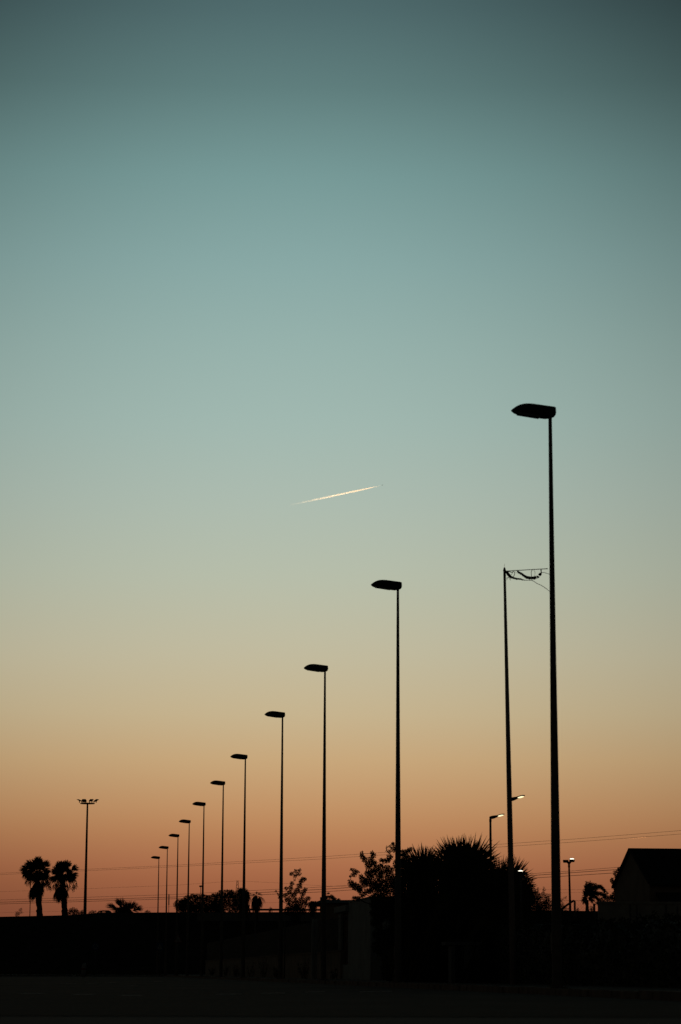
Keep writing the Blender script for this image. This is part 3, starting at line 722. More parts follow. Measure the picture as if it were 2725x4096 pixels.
def fan(mb, hub, d, R, nl=26, spread=4.0, droop=.15, wid=1.0, nrm=None):
    """one palmate blade of narrow leaflets; d points away from the stalk"""
    d = d.normalized(); sd_ = d.cross(nrm if nrm else rdir())
    if sd_.length < .1: sd_ = d.orthogonal()
    sd_.normalize(); nn = sd_.cross(d).normalized()
    for i in range(nl):
        a_ = -spread / 2 + spread * i / (nl - 1) + random.uniform(-.05, .05)
        ld = d * math.cos(a_) + sd_ * math.sin(a_); ln = R * (1 - .25 * (abs(a_) / (spread / 2)) ** 2) * random.uniform(.85, 1.06)
        pl = (nn + ld * .15).normalized(); sw_ = ld.cross(pl).normalized()
        w0_ = R * .45 * spread / nl * .62 * wid; pts = []
        for u, ww in ((.02, .12), (.45, 1.0), (.78, .62), (1.0, .06)):
            p = hub + ld * (ln * u) + nn * (R * .08 * math.sin(u * 3)) - Zv * (droop * R * u * u * (1 + random.random() * .5))
            pts.append((p - sw_ * (w0_ * ww), p + sw_ * (w0_ * ww)))
        vs = [q for pr_ in pts for q in pr_]
        mb.add(vs, [(0, 1, 3, 2), (2, 3, 5, 4), (4, 5, 7, 6)])
def frond(mb, o, d, pet, R, r0_=.014, sag=.12, **kw):
    d = d.normalized(); hub = o + d * pet - Zv * (sag * pet * max(0, 1 - d.z)); 
    mid = o + d * (pet * .5) - Zv * (sag * pet * .2)
    mb.tube([o, mid, hub], [r0_ * 1.6, r0_ * 1.1, r0_], 4, False)
    fan(mb, hub, (hub - mid).normalized(), R, **kw)
def sph(el_, az_): return Vector((math.cos(el_) * math.cos(az_), math.cos(el_) * math.sin(az_), math.sin(el_)))

def trunk_mesh(a, b, ra, rb, rough=.12, n_=14, m_=26, lean=None):
    p = MB(); vs = []
    for i in range(m_ + 1):
        u = i / m_; c = a.lerp(b, u); 
        if lean: c = c + lean * math.sin(u * math.pi)
        r = ra + (rb - ra) * u + (ra * .35 if i == 0 else 0)
        for j in range(n_):
            aa = 2 * math.pi * (j + .5 * (i % 2)) / n_
            rr = r * (1 + random.uniform(-rough, rough) + (rough * .8 if (i + j) % 3 == 0 else 0))
            vs.append(c + Vector((math.cos(aa) * rr, math.sin(aa) * rr, 0)))
    fs = [(i * n_ + j, i * n_ + (j + 1) % n_, (i + 1) * n_ + (j + 1) % n_, (i + 1) * n_ + j) for i in range(m_) for j in range(n_)]
    p.add(vs, fs + [tuple(range(n_ - 1, -1, -1)), tuple(m_ * n_ + j for j in range(n_))]); return p

def tall_palm(root, top, Y, label, seed, extra=(), nf=64, pet=1.1, R=1.4):
    random.seed(seed); a = at(root[0], root[1], Y); a.z = plat(a.x); b_ = at(top[0], top[1], Y)
    t = thing('fan_palm', a, label, 'palm tree', 'tall fan palms on the embankment')
    trunk_mesh(a - Zv * .1, b_, .42, .33, .16).build('trunk', M_BARK, t)
    cr = MB()
    for i in range(nf):
        el_ = R_(random.uniform(-14, 88)) if i % 3 else R_(random.uniform(-14, 25)); az_ = i * 2.4 + random.uniform(-.3, .3)
        d = sph(el_, az_); s_ = random.uniform(.8, 1.1) * (1.0 if el_ > 0 else .92)
        frond(cr, b_ + Zv * random.uniform(-.25, .15), d, pet * s_, R * random.uniform(.75, 1.0), .02, .15, nl=24, spread=random.uniform(2.2, 3.6), droop=.12 + .25 * max(0, .5 - d.z), wid=1.7, nrm=Zv * .9 + rdir() * .5)
    for (x, y, RR) in extra:
        e_ = at(x, y, Y + random.uniform(-.5, .5)); v = e_ - b_; RR *= 1.5; frond(cr, b_, v, max(.2, v.length - RR * .95), RR, .03, .02, nl=14, spread=random.uniform(.9, 1.5), droop=.08, wid=1.9, nrm=Yv)
    cr.build('crown', M_PALM, t)
    sk = MB()
    for i in range(46):
        az_ = i * 2.4; d = sph(R_(random.uniform(-72, -38)), az_); o_ = b_ - Zv * random.uniform(.75, 1.6)
        frond(sk, o_, d, random.uniform(.45, .85), random.uniform(.8, 1.15), .02, .1, nl=14, spread=random.uniform(.8, 1.5), droop=.8, wid=1.9, nrm=Vector((d.y, -d.x, 0)) + rdir() * .4)
    for i in range(22):                        # thin drooping flower stalks
        az_ = random.uniform(0, 6.28); d = sph(R_(random.uniform(-25, 0)), az_); ln = random.uniform(1.5, 2.7); q_ = []
        for u in (0, .3, .6, .8, 1): q_.append(b_ + d * (ln * min(u, .8)) - Zv * (1.9 * u ** 3))
        sk.tube(q_, [.05, .045, .04, .03, .02], 3, False)
        for j in range(5):
            e_ = q_[3]; sk.tube([e_, e_ + Vector((random.uniform(-.25, .25), random.uniform(-.25, .25), -.35)), e_ + Vector((random.uniform(-.3, .3), random.uniform(-.3, .3), random.uniform(-.8, -.5)))], [.04, .035, .02], 3, False)
    sk.build('skirt', M_DEAD, t)
    return t
tall_palm((161, 3664), (148, 3492), 352, 'left one of two tall fan palms with shaggy skirts, beside the thin pole', 31, ((158, 3417, .95), (152, 3424, .9), (135, 3428, .9), (172, 3433, .85), (197, 3436, .9), (204, 3448, .8), (76, 3467, .95), (92, 3458, .8), (104, 3438, .9), (84, 3488, .8), (205, 3475, .8), (188, 3497, .7)))
tall_palm((262, 3660), (249, 3502), 352, 'right one of two tall fan palms with shaggy skirts, nearer the floodlight mast', 32, ((277, 3435, .9), (285, 3446, .7), (316, 3459, .9), (242, 3437, .9), (230, 3441, .85), (256, 3439, .9), (210, 3462, .8), (205, 3480, .7), (318, 3497, .8), (306, 3508, .7), (298, 3478, .9)), pet=1.0, R=1.35)

def clump_palm(name, centre, root, Y, z0, label, seed, tips, nf, pet, R, group=None, cat='palm tree', trunk_r=.12, els=(-50, 85), nl=24, droop=.15, sag=.12, stems=None, fill=1.0, wid=1.0, skirt=0, tsp=(2.0, 2.9)):
    random.seed(seed); c = at(centre[0], centre[1], Y); a = at(root[0], 3884, Y); a.z = z0
    t = thing(name, a, label, cat, group)
    trunk_mesh(a, c, trunk_r * 1.2, trunk_r, .15).build('trunk', M_BARK, t)
    cr = MB()
    for i in range(nf):
        d = sph(R_(random.uniform(*els)), i * 2.4 + random.uniform(-.4, .4)); k_ = random.uniform(.75, 1.05)
        frond(cr, c + Zv * random.uniform(-.2, .1) * pet, d, pet * k_ * fill, R * fill * random.uniform(.75, 1.05), R * .014, sag, nl=nl, spread=random.uniform(2.4, 4.2), droop=droop + .25 * max(0, .3 - d.z), wid=wid * 1.3, nrm=Zv * .6 + rdir() * .7)
    for (x, y) in tips:
        e_ = at(x, y, Y + random.uniform(-.35, .35) * pet); v = e_ - c; RR = R * random.uniform(.68, 1.04)
        frond(cr, c, v, max(.15, v.length - RR * .95), RR, R * .014, sag * .2, nl=nl, spread=random.uniform(*tsp), droop=droop * .5, wid=wid, nrm=Yv + rdir() * .35)
    cr.build('crown', M_PALM, t)
    if skirt:
        sk = MB(); hh = c.z - a.z
        for i in range(skirt):
            az_ = i * 2.4; d = sph(R_(random.uniform(-75, -25)), az_); o_ = a.lerp(c, random.uniform(.35, 1.0))
            frond(sk, o_, d, random.uniform(.3, .9) * pet, R * random.uniform(.8, 1.2), .012, .2, nl=16, spread=random.uniform(1.2, 2.2), droop=.7, wid=1.5, nrm=Vector((d.y, -d.x, 0)) + rdir() * .5)
        sk.build('skirt', M_DEAD, t)
    return t
# big shaggy fan palms behind the flagpole
G = 'shaggy fan palms behind the hedge'
clump_palm('shaggy_palm', (1692, 3512), (1700, 0), 84, KERB, 'shaggy fan palm of the left, its round blade tips just right of the leafy tree', 41, ((1690, 3376), (1712, 3378), (1668, 3392), (1734, 3412), (1650, 3420), (1730, 3395), (1580, 3462), (1600, 3440)), 60, .72, 1.1, G, droop=.03, fill=.48, wid=.8, skirt=70)
clump_palm('shaggy_palm', (1852, 3530), (1850, 0), 80, KERB, 'largest shaggy fan palm, in the middle directly left of the flagpole', 42,
           ((1748, 3366), (1775, 3352), (1800, 3345), (1822, 3346), (1852, 3343), (1867, 3346), (1892, 3362), (1915, 3364), (1937, 3368), (1956, 3338), (1985, 3395), (2000, 3405), (1735, 3410), (1990, 3430), (1720, 3440), (1760, 3390), (1840, 3380), (1905, 3385)), 120, .95, 1.3, G, droop=.02, fill=.5, wid=.8, skirt=120)
clump_palm('shaggy_palm', (1995, 3585), (2000, 0), 76, KERB, 'shaggy fan palm of the right, its fronds drooping past the flagpole', 43,
           ((2030, 3424), (2060, 3440), (2085, 3428), (2110, 3445), (2112, 3462), (2135, 3520), (2145, 3545), (2148, 3575), (2140, 3600), (2125, 3555), (2130, 3620), (2095, 3520), (2015, 3440), (2160, 3612), (2156, 3590), (2152, 3640), (2170, 3632), (2120, 3500), (2146, 3655)), 90, .8, 1.1, G, droop=.04, fill=.48, wid=.8, skirt=90)
leafy('undergrowth', 'dense dark shrub filling the space behind and between the shaggy fan palms', 90,
      [(1600 + i * 42 + (j % 2) * 20, 3560 + j * 48 - (22 if 4 < i < 10 else 0), 40) for i in range(13) for j in range(5)], (0, 0), 1.0, 1850, KERB, 12, 2.4, 69, 'shrub', ma=M_LEAF2, jit=.8, trunk=.08)
# short palm on the embankment crest
clump_palm('short_palm', (498, 3656), (498, 0), 347, crest_z(at(498, 3650, 347).x) - .6, 'short palm with spread fronds on the embankment crest, right of the car', 44,
           ((424, 3613), (436, 3609), (462, 3588), (468, 3592), (485, 3587), (507, 3597), (530, 3600), (551, 3604), (555, 3614), (575, 3624), (448, 3628), (520, 3612), (495, 3602), (440, 3620), (478, 3600), (540, 3612), (515, 3603), (560, 3630), (470, 3596)), 26, .8, 1.5, None, trunk_r=.22, els=(5, 75), droop=.14, fill=.68, wid=1.6, skirt=26, tsp=(.7, 1.3))
# drooping palms by the pylon
G2 = 'drooping palms rising over the sheet fence'
clump_palm('drooping_palm', (974, 3570), (975, 0), 250, 0, 'drooping palm crossed by the fifth tallest lamp pole', 45, ((944, 3544), (950, 3556), (958, 3546), (969, 3538), (986, 3547), (1000, 3552), (1002, 3566), (1004, 3584), (993, 3594), (953, 3588), (945, 3572)), 22, .6, .95, G2, els=(-70, 40), droop=.8, sag=.4, wid=1.2, fill=.62, tsp=(.8, 1.5), skirt=14)
clump_palm('drooping_palm', (1026, 3584), (1022, 0), 245, 0, 'drooping palm with hanging frond tips, right of the fifth tallest lamp pole', 46, ((1028, 3564), (1040, 3569), (1046, 3584), (1049, 3600), (1043, 3618), (1013, 3573), (1005, 3590), (1008, 3610)), 22, .5, .85, G2, els=(-80, 20), droop=1.1, sag=.45, wid=1.2, fill=.65, tsp=(.7, 1.3), skirt=14)
G3 = 'small palms peeping over the low house'
clump_palm('small_palm', (1318, 3600), (1318, 0), 165, 0, 'small palm peeping over the low house roof beside the third tallest lamp pole', 47, ((1312, 3562), (1335, 3572), (1325, 3575)), 20, .28, .36, G3, els=(-20, 80), droop=.6, sag=.3)
clump_palm('small_palm', (1348, 3606), (1348, 0), 165, 0, 'small low palm arching over the roof ridge of the low house', 48, ((1362, 3588), (1340, 3588), (1333, 3592)), 16, .16, .28, G3, els=(0, 70), droop=.7, sag=.4)
clump_palm('small_palm', (1250, 3612), (1254, 0), 150, 0, 'small drooping palm at the left end of the low house roof', 49, ((1241, 3610), (1262, 3606)), 22, .14, .26, G3, els=(-60, 60), droop=.9, sag=.4)

# windblown feather palm on the far bank at right
def feather(mb, pts, L0, n_=46, side=None, r=.03):
    pts = [Vector(p) for p in pts]; fine = []
    for i in range(len(pts) - 1):              # Catmull-Rom
        p0, p1, p2, p3 = pts[max(i - 1, 0)], pts[i], pts[i + 1], pts[min(i + 2, len(pts) - 1)]
        for k_ in range(8):
            u = k_ / 8; fine.append(.5 * ((2 * p1) + (p2 - p0) * u + (2 * p0 - 5 * p1 + 4 * p2 - p3) * u * u + (3 * p1 - p0 - 3 * p2 + p3) * u ** 3))
    fine.append(pts[-1]); mb.tube(fine, [r * (1 - .8 * i / len(fine)) for i in range(len(fine))], 4, False)
    for i in range(n_):
        u = .12 + .88 * i / n_; j = u * (len(fine) - 1); a_ = int(j); p = fine[a_].lerp(fine[min(a_ + 1, len(fine) - 1)], j - a_)
        tg = (fine[min(a_ + 1, len(fine) - 1)] - fine[max(a_ - 1, 0)]).normalized(); s_ = tg.cross(Yv + rdir() * .4).normalized()
        for sg in (1, -1):
            d = (tg * .75 + s_ * sg * .55 + rdir() * .3 + Xv * .25 - Zv * .15).normalized(); ln = L0 * (1 - .5 * abs(u - .45)) * random.uniform(.75, 1.1)
            w_ = .035; q_ = p + d * (ln * .5); e_ = p + d * ln - Zv * (.2 * ln); sd_ = d.cross(rdir()).normalized() * w_
            mb.add([p - sd_, p + sd_, q_ + sd_, q_ - sd_, e_], [(0, 1, 2, 3), (3, 2, 4)])
random.seed(51); Y = 350
def wz(x, y, dy=0): return at(2220 + x / 6.03, 3420 + y / 6.03, Y + dy)
hub = wz(785, 1020); base = Vector((wz(785, 1345).x, Y, plat(hub.x)))
t = thing('feather_palm', base, 'windblown feather palm with all its fronds swept right, between floodlight and house', 'palm tree')
trunk_mesh(base - Zv * .1, wz(788, 1080), .3, .16, .06, lean=Vector((-.05, 0, 0))).build('trunk', M_BARK, t)
p = MB()
for q_ in ([(790, 1020), (755, 850), (765, 660)], [(790, 1020), (780, 800), (850, 670)], [(790, 1000), (820, 760), (960, 710)], [(790, 1020), (870, 820), (990, 740)], [(790, 1010), (880, 840), (1030, 750), (1130, 790), (1215, 890)],
           [(790, 1010), (920, 850), (1070, 770), (1180, 850)], [(790, 1030), (920, 930), (1090, 920), (1230, 980)], [(790, 1030), (950, 970), (1130, 950), (1210, 1010)], [(785, 1030), (740, 960), (715, 880)], [(785, 1040), (730, 1040), (700, 1070)],
           [(790, 1040), (900, 1010), (1010, 1040), (1060, 1090)], [(790, 1000), (840, 880), (900, 800), (1000, 800)], [(790, 1020), (800, 850), (830, 720)], [(790, 1040), (850, 1060), (900, 1100)], [(790, 1040), (740, 1070), (715, 1130)], [(790, 1000), (860, 920), (960, 870)], [(790, 1000), (770, 880), (745, 760)]):
    dy = random.uniform(-.8, .8); m_ = len(q_) - 1
    feather(p, [wz(x, y, dy * i / m_) for i, (x, y) in enumerate(q_)], .7, 60)
p.build('crown', M_PALM, t)

# ------------------------------------------------------------------ leafy trees and shrubs
leafy('leafy_tree', 'leafy tree with ragged open branches between the transformer hut and the fan palms', 88,
      [(280, 300, 26), (275, 340, 26), (300, 370, 38), (335, 420, 48), (450, 295, 28), (465, 340, 42), (430, 420, 50), (390, 500, 60), (480, 470, 50), (110, 580, 24), (160, 600, 36), (212, 610, 26), (150, 655, 40), (88, 690, 18), (68, 760, 16), (110, 815, 52), (170, 850, 62), (230, 880, 60),
       (270, 690, 36), (295, 740, 50), (380, 640, 60), (450, 620, 76), (330, 800, 70), (420, 760, 90), (520, 560, 52), (560, 640, 76), (345, 950, 44), (250, 930, 44), (290, 1000, 40), (150, 1045, 34), (220, 1055, 36), (400, 930, 46), (600, 420, 34), (650, 430, 36), (700, 430, 46), (590, 520, 46), (790, 155, 28),
       (745, 190, 20), (692, 197, 12), (820, 230, 52), (735, 275, 30), (690, 260, 12), (760, 370, 36), (710, 350, 20), (1088, 240, 28), (1050, 265, 34), (1000, 285, 46), (950, 300, 50), (1000, 400, 90), (900, 500, 110), (700, 600, 100), (760, 750, 110), (600, 780, 110), (500, 880, 100), (640, 950, 130), (850, 850, 150), (1000, 700, 160), (950, 1000, 170),
       (480, 1040, 60), (470, 1160, 60), (480, 1300, 70), (500, 1450, 80), (560, 1650, 110), (560, 1850, 120), (700, 1700, 150), (560, 1080, 130), (760, 1150, 150), (1200, 900, 170), (1150, 1150, 170), (600, 1300, 150), (850, 1350, 170), (1150, 1400, 170)], (1380, 3340), 4.126, 1560, KERB, 8.8, 8.0, 61, jit=.7, trunk=.12, fat=.98)
leafy('upright_tree', 'airy upright tree rising behind the sheet fence, between third and fourth tallest lamps', 142,
      [(1270, 885, 16), (1258, 890, 10), (1305, 865, 15), (1340, 855, 13), (1338, 885, 18), (1300, 905, 18), (1372, 940, 24), (1388, 935, 14), (1350, 962, 18), (1275, 975, 18), (1262, 1015, 22), (1295, 940, 8), (1340, 995, 24), (1318, 1040, 26), (1392, 1028, 18), (1370, 1060, 24), (1250, 1060, 24), (1290, 1080, 26), (1222, 1018, 16), (1212, 1080, 20), (1240, 1120, 30), (1300, 1130, 30), (1360, 1120, 30), (1410, 1110, 20), (1430, 1100, 9), (1390, 1150, 26),
       (1330, 1170, 36), (1260, 1170, 34), (1412, 1160, 12), (1130, 1045, 7), (1150, 1070, 8), (1158, 1100, 10), (1182, 1130, 12), (1300, 1210, 46), (1360, 1220, 44), (1240, 1220, 40), (1300, 1290, 50)], (600, 3100), 2.24, 1188, 0, 7.2, 6.5, 62, jit=.5, trunk=.09, fat=1.02)
zA = plat(at(800, 3650, 356).x)
leafy('domed_tree', 'wide low domed tree on the embankment behind the middle street lamps', 357,
      knobbly([(285, 1160, 30), (300, 1135, 26), (340, 1118, 34), (390, 1105, 32), (430, 1105, 32), (480, 1108, 32), (530, 1112, 28), (575, 1098, 30)], 5) + [(260 + i * 42, 1165 + (i % 2) * 8, 42) for i in range(9)] + [(280 + i * 50, 1215, 40) for i in range(8)], (600, 3100), 2.24, 780, zA, 7, 6, 63, ma=M_LEAF2, jit=.6, group='domed trees on the embankment')
leafy('domed_tree', 'taller rounded tree on the embankment around the sixth tallest lamp pole', 355,
      knobbly([(600, 1090, 30), (640, 1080, 36), (690, 1068, 34), (720, 1065, 32), (755, 1080, 34), (785, 1105, 34), (800, 1140, 30), (640, 1130, 50), (720, 1120, 55), (770, 1160, 45), (600, 1160, 50), (680, 1180, 60), (820, 1180, 30), (860, 1190, 30), (760, 1210, 50), (620, 1210, 50)], 6), (600, 3100), 2.24, 910, zA, 7, 4.5, 64, ma=M_LEAF2, jit=.6, group='domed trees on the embankment')
leafy('bank_tree', 'dark small leaved tree against the left wall of the gabled house', 137,
      [(1550, 335, 34), (1530, 400, 46), (1437, 410, 20), (1445, 470, 26), (1500, 520, 46), (1370, 595, 22), (1392, 648, 40), (1348, 632, 12), (1386, 570, 9), (1450, 690, 46), (1415, 780, 28), (1500, 750, 80), (1450, 880, 34), (1540, 900, 80), (1405, 955, 34), (1355, 1000, 30), (1300, 1015, 26), (1600, 600, 110), (1420, 1060, 60), (1550, 1050, 80), (1330, 1070, 40), (1650, 850, 100), (1600, 420, 60)],
      (2220, 3420), 6.03, 2478, 0, 8, 8, 65, jit=.4, trunk=.1)
leafy('bank_shrub', 'low leafy shrub under the fronds of the windblown feather palm', 300, [(1250, 940, 26), (1255, 890, 10), (1275, 930, 14), (1220, 1025, 44), (1160, 1065, 44), (1090, 1075, 36), (1260, 1060, 50), (1060, 1140, 40), (1010, 1170, 40), (1150, 1150, 60), (1250, 1150, 60)], (2220, 3420), 6.03, 2410, 0, 6.5, 4.2, 66, 'shrub', jit=.5, trunk=.08)
def z1(x, y): return (x, y)
SH = 'shrubs along the embankment crest'
def crest_shrub(blobs, px, label, seed, leafpx=5, dens=3.6, Y=349):
    leafy('crest_shrub', label, Y, blobs, (0, 0), 1.0, px, plat(at(px, 3650, Y).x) - .1, leafpx, dens, seed, 'shrub', group=SH, jit=.3, trunk=.04)
crest_shrub([(85, 3637, 5), (80, 3645, 7), (68, 3652, 7), (74, 3658, 8), (88, 3650, 4), (65, 3661, 6)], 72, 'small wispy leaning shrub on the embankment at the far left', 71, 3.8, 1.6)
crest_shrub([(282, 3642, 7), (294, 3639, 8), (305, 3644, 8), (288, 3652, 12), (302, 3653, 11), (315, 3652, 8), (275, 3655, 7)], 293, 'rounded shrub on the crest between right fan palm and floodlight mast', 72)
crest_shrub([(268, 3655, 6), (266, 3648, 4)], 267, 'tiny shrub touching the trunk of the right fan palm', 76)
crest_shrub([(330, 3648, 7), (326, 3655, 8), (360, 3651, 5), (371, 3648, 6), (380, 3650, 6), (366, 3655, 7)], 358, 'low shrub on the crest between floodlight mast and car', 73)
crest_shrub([(584, 3648, 4), (592, 3646, 5), (598, 3649, 4)], 591, 'tiny shrub on the crest right of the short palm', 74)
crest_shrub([(1083, 3632, 4), (1080, 3638, 6), (1087, 3638, 5), (1083, 3645, 6)], 1083, 'tiny shrub over the guard rail left of the fourth tallest lamp pole', 75, 4, 2.2, 346)
crest_shrub([(2311, 3634, 3), (2313, 3639, 5), (2308, 3642, 5)], 2311, 'tiny dark shrub on the far bank right of the twin floodlight post', 77, 3.5, 2.4, 346)
crest_shrub([(2366, 3630, 6), (2370, 3638, 8), (2364, 3640, 6)], 2368, 'small round shrub on the far bank right of the feather palm trunk', 78, 4, 2.4, 346)
leafy('spire_shrub', 'spiky shrub with upright flower spires between the fan palms and nearest lamp pole', 72,
      [(1180, 925, 8), (1180, 945, 12), (1180, 980, 18), (1245, 920, 9), (1245, 945, 13), (1240, 980, 20), (1210, 1000, 22), (1270, 1010, 22), (1290, 1030, 22), (1300, 1000, 12), (1180, 1030, 34), (1240, 1060, 44), (1290, 1090, 46), (1160, 1090, 44), (1120, 1080, 30), (1220, 1120, 50), (1100, 1130, 34), (1180, 1160, 50), (1130, 1040, 40), (1080, 1080, 40), (1270, 1130, 60), (1210, 1190, 70), (1130, 1200, 70), (1300, 1200, 70)], (1700, 3200), 2.613, 2160, KERB, 7, 3.4, 67, 'shrub', jit=.25, trunk=.03)
leafy('twiggy_shrub', 'sparse twiggy shrub poking out right of the nearest lamp pole', 62,
      [(2243, 3608, 9), (2250, 3600, 7), (2258, 3593, 5), (2265, 3589, 4), (2246, 3620, 9), (2255, 3630, 9), (2240, 3634, 12), (2262, 3634, 8), (2250, 3643, 12), (2268, 3640, 8), (2230, 3625, 12), (2234, 3650, 14), (2262, 3652, 12)], (0, 0), 1.0, 2246, KERB, 7, 1.6, 68, 'shrub', jit=.2, trunk=.02)

# long hedge along the pavement
random.seed(81); HG = 13.6
t = thing('hedge', SL(70, HG, KERB), 'long dark clipped hedge along the pavement under the fan palms', 'hedge')
q0, q1 = s_at(3000, HG), h0 - .3
def hedge_h(s_):
    px_lin = min(1, max(0, (s_ - 58) / (q1 - 58)))
    return 1.62 + .75 * px_lin + .1 * math.sin(s_ * 1.3) + .06 * math.sin(s_ * 3.7)
p = MB(); ss = q0; vs = []; m_ = 0
while ss <= q1:
    hh = hedge_h(ss) - .12
    for (l_, z_) in ((HG - .5, KERB), (HG - .55, hh * .6), (HG - .35, hh), (HG + .35, hh), (HG + .5, KERB)):
        v = SL(ss, l_ + random.uniform(-.05, .05), z_ + (random.uniform(-.05, .05) if z_ > KERB else 0)); vs.append(v)
    m_ += 1; ss += .5
p.add(vs, [(i * 5 + j, i * 5 + j + 1, i * 5 + 6 + j, i * 5 + 5 + j) for i in range(m_ - 1) for j in range(4)]); p.build('stems', M_LEAF2, t)  # opaque dark core added inside the hedge to close gaps between leaves
p = MB()
for i in range(15000):
    s_ = random.uniform(q0, q1); hh = hedge_h(s_)
    if random.random() < .4: z_, l_ = hh + random.gauss(0, .05) - .08, HG + random.uniform(-.45, .45)
    else: z_, l_ = random.uniform(KERB, hh), HG - .52 - random.uniform(0, .12)
    lf = random.uniform(.06, .13); p.leaf(SL(s_, l_, z_), (rdir() + Zv * .5 - dL * .3).normalized(), rdir(), lf, lf * .5)
p.build('foliage', M_LEAF2, t)

# weeds along the low wall
random.seed(91)
def weed(px, l_, h_, n_, first):
    s_ = s_at(px, l_); b_ = SL(s_, l_, KERB)
    p = MB()
    for i in range(n_):
        a_ = random.uniform(0, 6.28); o_ = b_ + Vector((random.gauss(0, .1), random.gauss(0, .1), 0)); tp = o_ + Vector((math.cos(a_) * .25 * h_, math.sin(a_) * .25 * h_, h_ * random.uniform(.5, 1)))
        p.tube([o_, o_.lerp(tp, .5) + Vector((0, 0, .04)), tp], [.008, .006, .002], 3, False)
        for j in range(9):
            u = random.uniform(.15, 1); p.leaf(o_.lerp(tp, u), (rdir() + Zv * .4).normalized(), rdir(), random.uniform(.06, .15), .035)
    o = p.build('weed', M_LEAF, None, at_=b_)
    tag(o, first, 'weed', 'weeds along the foot of the low wall'); return o
for px, l_, h_, n_, lb in ((848, 12.2, .75, 22, 'bushy weed at the far left end of the low wall'), (903, 12.2, 1.0, 18, 'tall weed by the low wall left of the fifth tallest lamp pole'), (945, 12.2, .9, 24, 'dense weed by the low wall between two lamp poles'),
                        (1001, 12.2, 1.0, 14, 'thin weed by the low wall just left of the slim sleeved pole'), (1056, 12.2, 1.25, 20, 'tallest weed by the low wall, right of the slim sleeved pole'), (1105, 12.2, .7, 20, 'weed by the low wall just left of the fourth tallest lamp pole'),
                        (1216, 12.0, 1.0, 26, 'bushy weed by the low wall just left of the pale gate pillar'), (1335, 12.0, .45, 14, 'short weed at the wall foot left of the transformer hut')):
    weed(px, l_, h_, n_, lb)

# ------------------------------------------------------------------ car on the raised road
Y = 381; xa = at(380, 3650, Y).x; xb = at(449, 3650, Y).x; zt = z_at(415, 3642.2, Y); z0 = plat((xa + xb) / 2)
cx = (xa + xb) / 2 + .1; hgt = zt - z0
t = thing('parked_car', Vector((cx, Y, z0)), 'dark car on the raised road, only its roof and windows showing', 'car')
prof_ = [(-2.15, .35), (-2.2, .6), (-2.1, .82), (-1.4, .95), (-1.3, .97), (1.4, 1.0), (1.9, 1.0), (2.1, .92), (2.15, .55), (2.1, .35)]
p = MB(); p.prism([(x, z) for x, z in prof_], (cx, Y, z0), Xv, Zv, Yv, 1.7); p.build('body', M_CAR, t)
rt_ = hgt
p = MB(); p.prism([(-.82, rt_ - .1), (-.5, rt_ - .02), (-.1, rt_ + .02), (.4, rt_ + .02), (.75, rt_ + .03), (1.02, rt_ - .09), (.9, rt_ - .14), (.3, rt_ - .09), (-.6, rt_ - .09)], (cx, Y, z0), Xv, Zv, Yv, 1.35); p.build('roof', M_CAR, t)
for sg in (-1, 1):
    for poly in ([(-1.42, .98), (-1.25, .98), (-.68, rt_ - .05), (-.8, rt_ - .06)], [(-.62, .98), (-.34, .98), (-.36, rt_ - .05), (-.56, rt_ - .05)], [(.34, .98), (1.48, .98), (1.0, rt_ - .12), (.22, rt_ - .05)]):
        p = MB(); p.prism(poly, (cx, Y + sg * .66, z0), Xv, Zv, Yv, .07); p.build('window_pillar', M_CAR, t)
for sg in (-1, 1):
    p = MB(); p.prism([(-1.24, 1.0), (.34, 1.0), (.24, rt_ - .1), (-.7, rt_ - .1)], (cx, Y + sg * .62, z0), Xv, Zv, Yv, .012); p.build('window', M_WGLASS, t)
for x in (-1.35, 1.35):
    for sg in (-1, 1):
        p = MB(); p.tube([(cx + x, Y + sg * .72, z0 + .32), (cx + x, Y + sg * .87, z0 + .32)], .32, 20); wh = p.build('wheel', M_TYRE, t)
        p = MB(); p.tube([(cx + x, Y + sg * .86, z0 + .32), (cx + x, Y + sg * .88, z0 + .32)], .19, 16); sub(wh, p, 'rim', M_GALV, t)

# ------------------------------------------------------------------ pylon and power lines
Y = 900; ap = at(950.5, 3522, Y); base = Vector((ap.x, Y, 0)); hgt = ap.z
t = thing('pylon', base, 'distant lattice pylon whose tip shows above the drooping palms', 'pylon')
def hw(z): return .25 + (hgt - z) * .075 if z > hgt - 14 else .25 + 14 * .075 + (hgt - 14 - z) * .1
p = MB(); zs = [0, 5, 10, 14, 18, hgt - 14, hgt - 11, hgt - 8.5, hgt - 6, hgt - 4, hgt - 2.2, hgt - 1, hgt]
zs = sorted(zs); cn = [(-1, -1), (1, -1), (1, 1), (-1, 1)]
for cx_, cy_ in cn: p.tube([base + Vector((cx_ * hw(z), cy_ * hw(z), z)) for z in zs], .075, 4)
p.build('leg', M_GALV, t)
p = MB()
for i in range(len(zs) - 1):
    for k_ in range(4):
        a_, b_ = cn[k_], cn[(k_ + 1) % 4]; za, zb = zs[i], zs[i + 1]
        p.tube([base + Vector((a_[0] * hw(za), a_[1] * hw(za), za)), base + Vector((b_[0] * hw(zb), b_[1] * hw(zb), zb))], .04, 3)
        p.tube([base + Vector((b_[0] * hw(za), b_[1] * hw(za), za)), base + Vector((a_[0] * hw(zb), a_[1] * hw(zb), zb))], .04, 3)
p.build('bracing', M_GALV, t)
